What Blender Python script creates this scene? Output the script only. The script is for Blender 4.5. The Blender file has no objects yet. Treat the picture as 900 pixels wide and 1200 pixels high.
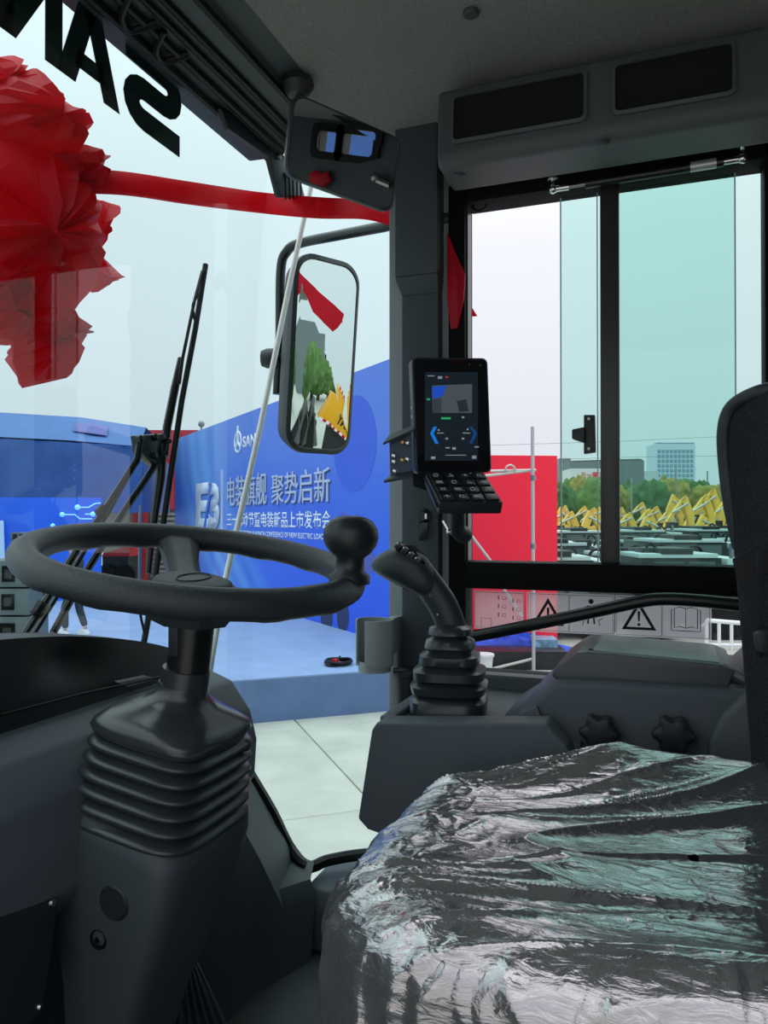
import bpy, bmesh, math, random
from math import sin, cos, pi, radians, sqrt, atan2
from mathutils import Vector as V, Matrix, noise
random.seed(7)
SC = bpy.context.scene
COL = SC.collection

# ------------------------------------------------------------------ camera, sky, exposure
# cab axes: X = to the vehicle's right, Y = vehicle forward, Z = up, cab floor at z = 0
EYE = V((0, 0, .85)); YAW = radians(20.5); PITCH = radians(.5); FPX = 900.0
F = V((cos(YAW)*cos(PITCH), sin(YAW)*cos(PITCH), sin(PITCH)))
R = V((sin(YAW), -cos(YAW), 0)); U = R.cross(F)
cam = bpy.data.cameras.new('camera'); co = bpy.data.objects.new('camera', cam); COL.objects.link(co)
cam.sensor_fit = 'VERTICAL'; cam.sensor_height = 24; cam.lens = 24*FPX/1200; cam.clip_start = .02; cam.clip_end = 2000
mw = Matrix((R, U, -F)).transposed().to_4x4(); mw.translation = EYE; co.matrix_world = mw
SC.camera = co
w = bpy.data.worlds.new('overcast'); SC.world = w; w.use_nodes = True
nt = w.node_tree; nt.nodes.clear()
wo = nt.nodes.new('ShaderNodeOutputWorld'); bg = nt.nodes.new('ShaderNodeBackground')
tc = nt.nodes.new('ShaderNodeTexCoord'); sx = nt.nodes.new('ShaderNodeSeparateXYZ'); cr = nt.nodes.new('ShaderNodeValToRGB')
nz = nt.nodes.new('ShaderNodeTexNoise'); nz.inputs['Scale'].default_value = 2.2; nz.inputs['Detail'].default_value = 3
mx = nt.nodes.new('ShaderNodeMath'); mx.operation = 'MULTIPLY_ADD'; mx.inputs[1].default_value = .10; mx.inputs[2].default_value = -.05
ad = nt.nodes.new('ShaderNodeMath'); ad.operation = 'ADD'
nt.links.new(tc.outputs['Generated'], sx.inputs[0]); nt.links.new(tc.outputs['Generated'], nz.inputs['Vector'])
nt.links.new(nz.outputs['Fac'], mx.inputs[0]); nt.links.new(mx.outputs[0], ad.inputs[0]); nt.links.new(sx.outputs['Z'], ad.inputs[1])
nt.links.new(ad.outputs[0], cr.inputs[0]); nt.links.new(cr.outputs[0], bg.inputs[0]); nt.links.new(bg.outputs[0], wo.inputs[0])
cr.color_ramp.elements[0].position = 0; cr.color_ramp.elements[0].color = (.50, .51, .56, 1)
cr.color_ramp.elements[1].position = 1; cr.color_ramp.elements[1].color = (1.75, 1.75, 1.78, 1)
e = cr.color_ramp.elements.new(.35); e.color = (.62, .63, .68, 1)
e = cr.color_ramp.elements.new(.6); e.color = (.85, .86, .90, 1)
bg.inputs['Strength'].default_value = 1.5
SC.view_settings.view_transform = 'Standard'; SC.view_settings.look = 'None'
SC.view_settings.exposure = 0.0; SC.view_settings.gamma = 1; SC.view_settings.use_curve_mapping = False
SC.cycles.max_bounces = 10; SC.cycles.transparent_max_bounces = 24; SC.cycles.diffuse_bounces = 4

# ------------------------------------------------------------------ from measured image points to real places
def ray(px, py): return F + R*((px-450)/FPX) + U*((600-py)/FPX)
def PX(px, py, X): d = ray(px, py); return EYE + d*((X-EYE.x)/d.x)
def PY(px, py, Y): d = ray(px, py); return EYE + d*((Y-EYE.y)/d.y)
def PZ(px, py, Z): d = ray(px, py); return EYE + d*((Z-EYE.z)/d.z)
def PT(px, py, t): return EYE + ray(px, py)*t
def PN(px, py, p, n): d = ray(px, py); return EYE + d*((p-EYE).dot(n)/d.dot(n))
GZ = -1.9                                            # the ground outside
STZ = -1.29                                          # top of the stage

# ------------------------------------------------------------------ materials
def lin(c):
    c = c/255.0
    return c/12.92 if c <= .04045 else ((c+.055)/1.055)**2.4
def rgb(r, g, b): return (lin(r), lin(g), lin(b), 1)
MATS = {}
def mat(name, col, rough=.5, metal=0, bump=0, bscale=300, vary=0, vscale=6, spec=.5, emit=None, estr=1, coat=0):
    if name in MATS: return MATS[name]
    m = bpy.data.materials.new(name); m.use_nodes = True; t = m.node_tree; b = t.nodes['Principled BSDF']
    b.inputs['Base Color'].default_value = col; b.inputs['Roughness'].default_value = rough; b.inputs['Metallic'].default_value = metal
    b.inputs['Specular IOR Level'].default_value = spec; b.inputs['Coat Weight'].default_value = coat
    tc = t.nodes.new('ShaderNodeTexCoord')
    if vary:
        n = t.nodes.new('ShaderNodeTexNoise'); n.inputs['Scale'].default_value = vscale; n.inputs['Detail'].default_value = 5
        mr = t.nodes.new('ShaderNodeMapRange'); mr.inputs['From Min'].default_value = .3; mr.inputs['From Max'].default_value = .7
        mr.inputs['To Min'].default_value = 1-vary; mr.inputs['To Max'].default_value = 1+vary
        mm = t.nodes.new('ShaderNodeVectorMath'); mm.operation = 'SCALE'; mm.inputs[0].default_value = col[:3]
        t.links.new(tc.outputs['Object'], n.inputs['Vector']); t.links.new(n.outputs['Fac'], mr.inputs['Value'])
        t.links.new(mr.outputs[0], mm.inputs['Scale']); t.links.new(mm.outputs[0], b.inputs['Base Color'])
    if bump:
        n = t.nodes.new('ShaderNodeTexNoise'); n.inputs['Scale'].default_value = bscale; n.inputs['Detail'].default_value = 2
        bp = t.nodes.new('ShaderNodeBump'); bp.inputs['Strength'].default_value = bump; bp.inputs['Distance'].default_value = .002
        t.links.new(tc.outputs['Object'], n.inputs['Vector']); t.links.new(n.outputs['Fac'], bp.inputs['Height']); t.links.new(bp.outputs[0], b.inputs['Normal'])
    if emit: b.inputs['Emission Color'].default_value = emit; b.inputs['Emission Strength'].default_value = estr
    MATS[name] = m; return m
def glass(name, tint, spec=1.0, haze=0, hazecol=(.8, .85, .9, 1)):
    if name in MATS: return MATS[name]
    m = bpy.data.materials.new(name); m.use_nodes = True; t = m.node_tree; t.nodes.clear()
    o = t.nodes.new('ShaderNodeOutputMaterial'); tr = t.nodes.new('ShaderNodeBsdfTransparent'); tr.inputs[0].default_value = tint
    gl = t.nodes.new('ShaderNodeBsdfGlossy'); gl.inputs['Roughness'].default_value = .0
    fr = t.nodes.new('ShaderNodeFresnel'); fr.inputs[0].default_value = 1.45
    ml = t.nodes.new('ShaderNodeMath'); ml.operation = 'MULTIPLY'; ml.inputs[1].default_value = spec
    mi = t.nodes.new('ShaderNodeMixShader')
    t.links.new(fr.outputs[0], ml.inputs[0]); t.links.new(ml.outputs[0], mi.inputs[0]); t.links.new(gl.outputs[0], mi.inputs[2])
    src = tr
    if haze:
        df = t.nodes.new('ShaderNodeBsdfTranslucent'); df.inputs[0].default_value = hazecol
        m2 = t.nodes.new('ShaderNodeMixShader'); m2.inputs[0].default_value = haze
        t.links.new(tr.outputs[0], m2.inputs[1]); t.links.new(df.outputs[0], m2.inputs[2]); src = m2
    t.links.new(src.outputs[0], mi.inputs[1]); t.links.new(mi.outputs[0], o.inputs[0])
    MATS[name] = m; return m

plastic = mat('cab_plastic', (.046, .062, .071, 1), .52, bump=.25, bscale=900, spec=.45)
plastic_l = mat('console_plastic', (.098, .122, .138, 1), .5, bump=.2, bscale=900, spec=.4)
plastic_d = mat('dark_plastic', (.016, .021, .025, 1), .45, bump=.15, bscale=900)
pillar_m = mat('pillar_plastic', (.058, .074, .086, 1), .6, bump=.3, bscale=1100, spec=.35)
rubber = mat('bellows_rubber', (.026, .034, .040, 1), .32, spec=.6)
foam = mat('wheel_foam', (.020, .028, .033, 1), .42, bump=.5, bscale=700, spec=.55)
liner = mat('headliner_fabric', (.24, .25, .245, 1), .95, bump=.8, bscale=700, vary=.25, vscale=420, spec=.1)
seal_m = mat('seal_rubber', (.004, .005, .006, 1), .45, spec=.3)
black = mat('black_paint', (.006, .008, .009, 1), .3)
frm_m = mat('window_frame_black', (.0035, .0045, .005, 1), .65, spec=.12)
matt = mat('matt_black', (.004, .005, .006, 1), .8, spec=.1)
chrome = mat('chrome', (.7, .72, .74, 1), .18, 1)
steel = mat('steel', (.32, .33, .33, 1), .35, .9)
cup_m = mat('cup_grey', (.33, .38, .38, 1), .45)
red_m = mat('red_satin', (.78, .022, .055, 1), .45, vary=.12, vscale=9, spec=.3)
_t = red_m.node_tree; _tl = _t.nodes.new('ShaderNodeBsdfTranslucent'); _tl.inputs[0].default_value = (.92, .03, .065, 1); _mx = _t.nodes.new('ShaderNodeMixShader'); _mx.inputs[0].default_value = .55
_t.links.new(_t.nodes['Principled BSDF'].outputs[0], _mx.inputs[1]); _t.links.new(_tl.outputs[0], _mx.inputs[2]); _t.links.new(_mx.outputs[0], _t.nodes['Material Output'].inputs[0])
mirror_m = mat('mirror_silver', (.86, .90, .88, 1), .0, 1)
white_p = mat('white_print', (.85, .88, .92, 1), .5)
ws_glass = glass('windshield_glass', (.76, .945, .92, 1), .08)
sd_glass = glass('side_glass', (.80, .94, .91, 1), .25)
clr_glass = glass('lower_side_glass', (.93, .96, .955, 1), .35)
edge_glass = mat('glass_edge', (.35, .62, .55, 1), .2)

# ------------------------------------------------------------------ mesh helpers
def link(name, me, m, parent=None, smooth=True, ang=38):
    me.materials.append(m)
    if smooth:
        for p in me.polygons: p.use_smooth = True
        me.set_sharp_from_angle(angle=radians(ang))
    o = bpy.data.objects.new(name, me); COL.objects.link(o)
    if parent: o.parent = parent; o.matrix_parent_inverse = parent.matrix_world.inverted() if parent.type == 'EMPTY' and False else Matrix.Translation(-parent.location)
    return o
def thing(name, label, cat, loc=(0, 0, 0), group=None, kind=None):
    o = bpy.data.objects.new(name, None); COL.objects.link(o); o.location = loc; o.empty_display_size = .05
    o['label'] = label; o['category'] = cat
    if group: o['group'] = group
    if kind: o['kind'] = kind
    return o
def tag(o, label, cat, group=None, kind=None):
    o['label'] = label; o['category'] = cat
    if group: o['group'] = group
    if kind: o['kind'] = kind
    return o
class MB:
    def __init__(s): s.v = []; s.f = []
    def add(s, vs, fs):
        k = len(s.v); s.v += [tuple(a) for a in vs]; s.f += [tuple(i+k for i in f) for f in fs]; return s
    def box(s, c, d, rz=0, M=None):
        M = M or Matrix.Rotation(rz, 3, 'Z'); c = V(c)
        vs = [c + M @ V((x*d[0]/2, y*d[1]/2, z*d[2]/2)) for x in (-1, 1) for y in (-1, 1) for z in (-1, 1)]
        return s.add(vs, [(0, 1, 3, 2), (4, 6, 7, 5), (0, 4, 5, 1), (2, 3, 7, 6), (0, 2, 6, 4), (1, 5, 7, 3)])
    def bb(s, x0, x1, y0, y1, z0, z1): return s.box(((x0+x1)/2, (y0+y1)/2, (z0+z1)/2), (x1-x0, y1-y0, z1-z0))
    def prism(s, pts, d):
        n = len(pts); d = V(d); vs = [V(p) for p in pts] + [V(p)+d for p in pts]
        return s.add(vs, [tuple(range(n))[::-1], tuple(range(n, 2*n))] + [(i, (i+1) % n, n+(i+1) % n, n+i) for i in range(n)])
    def tube(s, pts, r, n=10, cap=True, closed=False, flat=None):
        pts = [V(p) for p in pts]; m = len(pts); vs = []; up = None
        for i, p in enumerate(pts):
            a = pts[(i-1) % m] if (closed or i) else p; b = pts[(i+1) % m] if (closed or i < m-1) else p
            t = (b-a).normalized()
            if up is None: up = t.orthogonal().normalized()
            up = (up - t*up.dot(t)).normalized(); q = t.cross(up)
            rr = r[i] if isinstance(r, (list, tuple)) else r
            for k in range(n):
                an = 2*pi*k/n; vs.append(p + up*cos(an)*rr + q*sin(an)*rr)
        fs = []
        for i in range(m if closed else m-1):
            j = (i+1) % m
            for k in range(n): k2 = (k+1) % n; fs.append((i*n+k, j*n+k, j*n+k2, i*n+k2))
        if cap and not closed: fs += [tuple(range(n)), tuple(range((m-1)*n, m*n))[::-1]]
        return s.add(vs, fs)
    def loft(s, loops, cap=True, closed_v=True):
        n = len(loops[0]); vs = [p for l in loops for p in l]; fs = []
        for i in range(len(loops)-1):
            for k in range(n if closed_v else n-1):
                k2 = (k+1) % n; fs.append((i*n+k, i*n+k2, (i+1)*n+k2, (i+1)*n+k))
        if cap: fs += [tuple(range(n))[::-1], tuple(range((len(loops)-1)*n, len(loops)*n))]
        return s.add(vs, fs)
    def ball(s, c, r, n=14, m=10, sc=(1, 1, 1)):
        c = V(c); L = []
        for i in range(m+1):
            a = -pi/2+pi*i/m; rr = max(cos(a), .02)
            L.append([c+V((r*rr*cos(2*pi*k/n)*sc[0], r*rr*sin(2*pi*k/n)*sc[1], r*sin(a)*sc[2])) for k in range(n)])
        return s.loft(L)
    def mesh(s, name='m', bevel=0, seg=2, merge=False):
        me = bpy.data.meshes.new(name); me.from_pydata(s.v, [], s.f)
        bm = bmesh.new(); bm.from_mesh(me)
        bmesh.ops.recalc_face_normals(bm, faces=bm.faces)
        if bevel: bmesh.ops.bevel(bm, geom=[e for e in bm.edges if len(e.link_faces) == 2 and e.calc_face_angle(0) > .3], offset=bevel, segments=seg, affect='EDGES', profile=.6, clamp_overlap=True)
        bm.to_mesh(me); bm.free(); return me
    def build(s, name, m, parent=None, bevel=0, seg=2, smooth=True, ang=38): return link(name, s.mesh(name, bevel, seg), m, parent, smooth, ang)
def sup(c, a, b, ex=4, n=32, ph=0):
    """closed superellipse loop, half-axis vectors a, b"""
    c = V(c); a = V(a); b = V(b); out = []
    for k in range(n):
        t = 2*pi*k/n+ph; ct, st = cos(t), sin(t)
        x = math.copysign(abs(ct)**(2/ex), ct); y = math.copysign(abs(st)**(2/ex), st); out.append(c+a*x+b*y)
    return out
def lathe(prof, o, ax, n=28):
    """profile of (radius, height) along axis ax"""
    o = V(o); ax = V(ax).normalized(); u = ax.orthogonal().normalized(); q = ax.cross(u)
    return MB().loft([[o+ax*h+(u*cos(2*pi*k/n)+q*sin(2*pi*k/n))*max(r, 1e-4) for k in range(n)] for r, h in prof])
def rrect(o, u, v, w, h, r, n=5):
    """rounded rectangle outline centred at o, axes u, v"""
    o = V(o); u = V(u); v = V(v); out = []
    for cx, cy, a0 in ((1, 1, 0), (-1, 1, 90), (-1, -1, 180), (1, -1, 270)):
        for i in range(n+1):
            a = radians(a0+90*i/n); out.append(o+u*(cx*(w/2-r)+r*cos(a))+v*(cy*(h/2-r)+r*sin(a)))
    return out
def spline(pts, k=8):
    pts = [V(p) for p in pts]; q = [pts[0]*2-pts[1]]+pts+[pts[-1]*2-pts[-2]]; out = []
    for i in range(1, len(q)-2):
        for j in range(k):
            t = j/k; a, b, c, d = q[i-1], q[i], q[i+1], q[i+2]
            out.append(.5*((2*b)+(c-a)*t+(2*a-5*b+4*c-d)*t*t+(3*b-a-3*c+d)*t**3))
    out.append(pts[-1]); return out
def frame_ring(outer, inner, d):
    """a flat ring between two outlines of equal length, thickness vector d"""
    d = V(d); L = [outer, inner, [p+d for p in inner], [p+d for p in outer], outer]
    return MB().loft([[V(p) for p in l] for l in L], cap=False)
def text(name, s, o, xd, yd, w, h, m, parent, off=0, ext=.0005, spacing=1):
    """lettering whose bounding box is w by h with its lower left corner at o"""
    c = bpy.data.curves.new(name, 'FONT'); c.body = s; c.size = 1; c.offset = off; c.space_character = spacing; c.resolution_u = 3
    t = bpy.data.objects.new(name+'_src', c); COL.objects.link(t)
    bpy.context.view_layer.update()
    me = bpy.data.meshes.new_from_object(t.evaluated_get(bpy.context.evaluated_depsgraph_get()))
    bpy.data.objects.remove(t)
    xs = [v.co.x for v in me.vertices]; ys = [v.co.y for v in me.vertices]
    x0, x1, y0, y1 = min(xs), max(xs), min(ys), max(ys); xd = V(xd).normalized(); yd = V(yd).normalized(); n = xd.cross(yd); o = V(o)
    bm = bmesh.new(); bm.from_mesh(me)
    bmesh.ops.remove_doubles(bm, verts=bm.verts, dist=1e-5)
    r = bmesh.ops.extrude_face_region(bm, geom=list(bm.faces)); top = {v for v in r['geom'] if isinstance(v, bmesh.types.BMVert)}
    for v in bm.verts:
        v.co = o + xd*((v.co.x-x0)/(x1-x0)*w) + yd*((v.co.y-y0)/(y1-y0)*h) + n*(ext if v in top else 0)
    bmesh.ops.recalc_face_normals(bm, faces=bm.faces)
    bm.to_mesh(me); bm.free(); me.materials.clear()
    return link(name, me, m, parent, smooth=False)
def dup(root, dx, label=None, mats=None):
    r = root.copy(); COL.objects.link(r); r.location = root.location + V(dx)
    if label: r['label'] = label
    for ch in list(root.children):
        c = ch.copy(); COL.objects.link(c); c.parent = r; c.matrix_parent_inverse = ch.matrix_parent_inverse
        for g in ch.children: d = g.copy(); COL.objects.link(d); d.parent = c; d.matrix_parent_inverse = g.matrix_parent_inverse
    return r
def S(o, label): return tag(o, label[0], label[1], kind='structure')

# ================================================================== CAB SHELL
XR = 1.52                                            # right wall inner plane
o = MB().bb(-.12, 1.6, -1.1, .86, -.06, 0).build('floor', mat('floor_mat', (.020, .030, .032, 1), .55, bump=.5, bscale=220, vary=.3, vscale=12)); S(o, ('black rubber cab floor mat', 'floor'))
# headliner: domed towards the middle, rounding down to the right edge
L = []
for j in range(25):
    y = -1.1+j*(1.80/24); row = []
    for i in range(33):
        x = -.1+i*(1.66/32); ex = max(0, (x-1.25)/.3); ey = max(0, (y-.5)/.25)
        row.append(V((x, y, 1.66-.05*ex**2-.035*ey**2)))
    L.append(row)
mb = MB().loft(L, cap=False, closed_v=False).loft([[p+V((0, 0, .05)) for p in r] for r in L], cap=False, closed_v=False)
o = mb.build('ceiling', liner); S(o, ('grey felt headliner over the cab', 'ceiling'))
mb = MB().bb(-.2, 1.66, -1.25, .835, 1.73, 1.80); o = mb.build('roof', black, bevel=.01); S(o, ('black cab roof above the headliner', 'roof'))
p = PY(552, 13, .2); c = PZ(552, 13, 1.66)
o = lathe([(.0, .0), (.013, .0), (.013, -.004), (.010, -.007), (.0, -.007)], (c.x, c.y, 1.659), (0, 0, 1)).build('ceiling_plug', plastic)
tag(o, 'small round dark plug in the grey ceiling felt', 'plug')
# front header above the windshield: stepped trim with rubber lips
hd = thing('trim_1', 'dark stepped header trim along the top of the windscreen', 'trim', (.7, .74, 1.6), kind='structure')
prof = [(.83, 1.602), (.83, 1.73), (.60, 1.73), (.60, 1.655), (.655, 1.645), (.66, 1.622), (.70, 1.620), (.745, 1.610), (.79, 1.600)]
MB().prism([V((-.12, a, b)) for a, b in prof], (1.53, 0, 0)).build('header_panel', plastic, hd, bevel=.004)
for a, b, r in ((.664, 1.629, .008), (.700, 1.616, .006), (.722, 1.611, .006), (.748, 1.604, .007), (.778, 1.596, .008)):
    MB().tube([V((-.12, a, b)), V((1.40, a, b))], r, 8).build('rubber_lip', seal_m, hd)
for px, py in ((135, 12), (175, 50)):
    q = PZ(px+12, py+4, 1.606); MB().tube(spline([q+V((-.03, -.03, .0)), q+V((-.01, .0, -.012)), q+V((.02, .006, -.012)), q+V((.035, -.03, .0))], 5), .006, 8).build('wiring_clip', seal_m, hd)

# windshield: flat front, curved right corner running back to the pillar
def plan(s):
    """s 0..1 along the corner arc from (1.26,.80) to (1.545,.545)"""
    a = s*pi/2; return (1.26+.285*sin(a), .545+.255*cos(a))
GY = .80
cornerpts = [plan(i/10) for i in range(11)]
ws = thing('window_1', 'tinted cab windscreen with mirrored black letters along its top', 'window', (.7, .8, .9), kind='structure')
pts = [(-.12, GY), (.4, GY), (.9, GY)] + cornerpts
rows = [[V((x, y, z)) for x, y in pts] for z in (.05, .5, 1.1, 1.63)]
MB().loft(rows, cap=False, closed_v=False).build('pane', ws_glass, ws)
# letters seen from behind, stuck to the outside of the pane
dec = mat('black_decal', (.006, .02, .022, 1), .5)
SZ = PY(200, 100, GY+.004)
pS0 = PY(213, 110, GY+.004).x; zb = PY(183, 165, GY+.004).z; zt = PY(188, 72, GY+.004).z
def letter(name, strokes, x1, x2):
    mb = MB()
    for st in strokes:
        P = [V((x1+(x2-x1)*a, GY+.004, zb+(zt-zb)*b)) for a, b in st]; mb.prism(P, (0, .0012, 0))
    return mb.build(name, dec, ws, smooth=False)
def stroke(pts, w_, hx):
    """polyline band in unit box; hx = aspect correction"""
    out = []
    for i in range(len(pts)-1):
        a = V((pts[i][0]*hx, pts[i][1])); b = V((pts[i+1][0]*hx, pts[i+1][1])); d = (b-a).normalized(); n = V((-d.y, d.x))*w_/2; a2 = a-d*w_*.0; b2 = b+d*w_*.0
        out.append([((q.x)/hx, q.y) for q in (a2+n, b2+n, b2-n, a2-n)])
    return out
# x1 = right end as seen from the seat (letter's own left), x2 = left end
Sx = (PY(213, 130, GY).x, PY(150, 95, GY).x)
def Sband():
    import itertools
    # centre line of an angular S, thick band with rounded turns
    cl = [(1.0, .86), (.32, .86)] + [(.32-.22*sin(a), .68+.18*cos(a)) for a in [pi*k/8 for k in range(1, 8)]] + [(.32, .50), (.68, .50)] + [(.68+.22*sin(a), .32+.18*cos(a)) for a in [pi*k/8 for k in range(1, 8)]] + [(.68, .14), (0, .14)]
    hx = .95; w_ = .26; Lp = []; Rp = []
    for i, (x, y) in enumerate(cl):
        a = cl[max(0, i-1)]; b = cl[min(len(cl)-1, i+1)]; d = V(((b[0]-a[0])*hx, b[1]-a[1])).normalized(); n = V((-d.y, d.x))*w_/2
        Lp.append((x+n.x/hx, y+n.y)); Rp.append((x-n.x/hx, y-n.y))
    return [[Lp[i], Lp[i+1], Rp[i+1], Rp[i]] for i in range(len(cl)-1)]
letter('letter', Sband(), *Sx)
Ax = (PY(143, 100, GY).x, PY(70, 60, GY).x)
letter('letter', [[(.0, 0), (.36, 1), (.64, 1), (.27, 0)], [(1.0, 0), (.73, 0), (.36, 1), (.64, 1)], [(.25, .18), (.30, .36), (.70, .36), (.75, .18)]], *Ax)
Nx = (PY(76, 40, GY).x, PY(-4, 20, GY).x)
letter('letter', [[(0, 0), (0, 1), (.27, 1), (.27, 0)], [(.73, 0), (.73, 1), (1, 1), (1, 0)], [(0, 1), (.30, 1), (1, 0), (.70, 0)]], *Nx)
wY = Nx[0]-Nx[1]
letter('letter', [[(0, 1), (.3, 1), (.64, .42), (.36, .42)], [(1, 1), (.7, 1), (.36, .42), (.64, .42)], [(.36, 0), (.36, .45), (.64, .45), (.64, 0)]], Nx[1]-.012, Nx[1]-.012-wY)
# bracket of dark plastic at the header's right end
hb = thing('corner_bracket', 'black plastic corner bracket with bolt behind the inside mirror', 'bracket', PY(325, 190, .76))
MB().prism([PY(a, b, .775) for a, b in ((252, 128), (300, 150), (345, 205), (352, 232), (322, 232), (310, 186), (262, 153))], (0, -.012, 0)).build('plate', mat('navy_trim', (.02, .03, .04, 1), .4), hb, bevel=.003)
for k in range(5):
    q = PY(334+k*4.5, 208, .755); MB().tube([q, q+V((.004, 0, -.045))], .0018, 6).build('cable', seal_m, hb)
for a, b in ((326, 184), (336, 206)):
    lathe([(0, 0), (.006, 0), (.006, -.006), (0, -.006)], PY(a, b, .762), (0, 1, 0), 10).build('bolt', steel, hb)

# front lower wall, whose edge follows the sloping lower edge of the glass
wf = [(-.12, .56)]
q0 = PY(232, 796, .79); q1 = PY(286, 896, .79); q2 = PY(345, 996, .77)
pl = [V((-.12, .79, .0)), V((-.12, .79, .60)), V((q0.x, .79, .60)), V((q0.x, .79, q0.z)), V((q1.x, .79, q1.z)), V((q2.x-.02, .79, q2.z)), V((q2.x-.02, .79, 0))]
o = MB().prism(pl, (0, .03, 0)).build('wall_front', plastic); S(o, ('dark moulded lower front wall of the cab', 'wall'))
# seal round the lower corner of the glass
edge = [PY(225, 780, .785), q0, q1, PY(318, 950, .785), PY(338, 990, .775)] + [V((x-.012, y-.012, q2.z-.004+i*.004)) for i, (x, y) in enumerate(cornerpts[5:])]
o = MB().tube(spline(edge, 4), .012, 8).build('trim_2', seal_m); S(o, ('thick black rubber seal round the lower corner glass', 'trim'))
# flange panel between seal and column foot
kp = thing('kick_panel', 'dark moulded kick panel below the corner glass, right of the steering column', 'panel', (1.2, .75, 0))
A = [PY(240, 800, .78), PY(286, 900, .78), PY(325, 968, .78), PY(345, 1003, .765), PX(368, 1010, 1.43)]
B = [PY(232, 870, .745), PY(262, 915, .74), PY(300, 985, .73), PY(327, 1042, .71), PX(364, 1030, 1.40)]
C_ = [V((b.x-.01, b.y-.015, b.z-.03)) for b in B]; D = [V((b.x-.06, b.y-.03, .0)) for b in B]
D[0].x -= .15; D[1].x -= .1
MB().loft([A, B, C_, D], cap=False, closed_v=False).build('panel', plastic, kp, ang=20)
# sill ledge along the right wall
sl = thing('sill_ledge', 'dark plastic sill ledge below the side glass with a round plug', 'ledge', (1.44, .55, 0))
MB().prism([V((1.37, .70, 0)), V((1.385, .70, .075)), V((1.41, .70, .105)), V((1.56, .70, .105)), V((1.56, .70, 0))], (0, -.145, 0)).build('ledge_block', plastic, sl, bevel=.012, seg=3)
MB().prism([V((1.375, .553, 0)), V((1.39, .553, .08)), V((1.415, .553, .102)), V((1.56, .553, .102)), V((1.56, .553, 0))], (0, -.40, 0)).build('ledge_block', plastic, sl, bevel=.01, seg=3)
lathe([(0, .009), (.012, .009), (.014, .004), (.014, 0), (0, 0)], PZ(358, 1015, .106), (0, 0, 1), 16).build('plug', plastic_d, sl)
# right wall below the sill, hidden mostly by the console
mb = MB().bb(XR, XR+.05, -.95, .46, 0, .535).bb(XR, XR+.05, -.95, -.36, .535, 1.62).bb(XR, XR+.05, -.36, .46, 1.50, 1.65)
o = mb.build('wall_right', plastic_d, bevel=.004); S(o, ('dark right wall of the cab below and behind the window', 'wall'))
c4 = [PT(343, 107, 1.181), PT(471, 163, 1.261), PT(460, 251, 1.279), PT(333, 205, 1.199)]
cc = sum(c4, V())/4; uu = ((c4[1]-c4[0])+(c4[2]-c4[3])).normalized(); vv = ((c4[0]-c4[3])+(c4[1]-c4[2])).normalized(); nn = uu.cross(vv).normalized()
if nn.dot(F) > 0: nn = -nn
def iref(px, py, Y=-.93):
    h = PN(px, py, cc, nn); d = (h-EYE).normalized(); r = d-nn*2*d.dot(nn); return h+r*((Y-h.y)/r.y)
WINB = []
for q in (((375, 153), (396, 170)), ((403, 158), (437, 181))):
    a, b = iref(*q[0]), iref(*q[1]); WINB.append((min(a.x, b.x), max(a.x, b.x), min(a.z, b.z), max(a.z, b.z)))
WINB.sort(); zl = min(w_[2] for w_ in WINB)-.01; zh = max(w_[3] for w_ in WINB)+.01
print('rear windows', WINB)
mb = MB().bb(-.12, 1.57, -.98, -.93, 0, .55).bb(-.12, 1.57, -.98, -.93, zh, 1.70).bb(-.12, 1.57, -.98, -.93, 1.05, zl).bb(-.12, .08, -.98, -.93, .55, 1.05).bb(1.38, 1.57, -.98, -.93, .55, 1.05).bb(.70, .78, -.98, -.93, .55, 1.05)
xs_ = [-.12]+[v_ for w_ in WINB for v_ in w_[:2]]+[1.57]
for a, b in ((xs_[0], xs_[1]), (xs_[2], xs_[3]), (xs_[4], xs_[5])): mb.bb(a, b, -.98, -.93, zl, zh)
o = mb.build('wall_back', plastic); S(o, ('dark rear wall of the cab with its window openings', 'wall'))
o = MB().bb(-.12, 1.5, -.965, -.958, .55, 1.05).build('window_2', sd_glass); S(o, ('tinted rear window of the cab', 'window'))
for w_ in WINB:
    ring = frame_ring(rrect(V(((w_[0]+w_[1])/2, -.925, (zl+zh)/2)), (1, 0, 0), (0, 0, 1), w_[1]-w_[0]+.05, zh-zl+.04, .02), rrect(V(((w_[0]+w_[1])/2, -.925, (zl+zh)/2)), (1, 0, 0), (0, 0, 1), w_[1]-w_[0], zh-zl-.01, .015), (0, .012, 0))
    tag(ring.build('window_surround', seal_m), 'black surround of a small upper rear window, %s' % ('wider one' if w_[1]-w_[0] > WINB[0][1]-WINB[0][0] else 'first one seen in the inside mirror'), 'window frame', kind='structure')
mb = MB().bb(-.16, -.10, -.95, -.45, 0, .55).bb(-.16, -.10, -.95, -.88, .5, 1.66).bb(-.16, -.10, -.50, -.44, 0, 1.66).bb(-.16, -.10, .62, .68, 0, 1.66).bb(-.16, -.10, -.95, .80, 1.56, 1.70)
o = mb.build('wall_left', plastic, bevel=.005); S(o, ('left side posts of the cab round the open door', 'wall'))

rq = iref(378, 211); o = MB().prism([rq+V((a, .01, b)) for a, b in ((-.045, .02), (-.02, .035), (.03, .02), (.05, -.01), (.02, -.035), (-.03, -.025))], (0, .02, 0)).build('red_tag', red_m, None, bevel=.003); tag(o, 'small red object on the rear wall, reflected in the inside mirror', 'tag')
lg = MB().tube([iref(445, 215)+V((0, .03, .0)), iref(462, 222)+V((0, .03, 0))], .012, 8).ball(iref(445, 213)+V((0, .03, 0)), .018, 10, 6).build('rear_lever', steel); tag(lg, 'silver lever on the rear wall, reflected in the inside mirror', 'lever')

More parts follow.
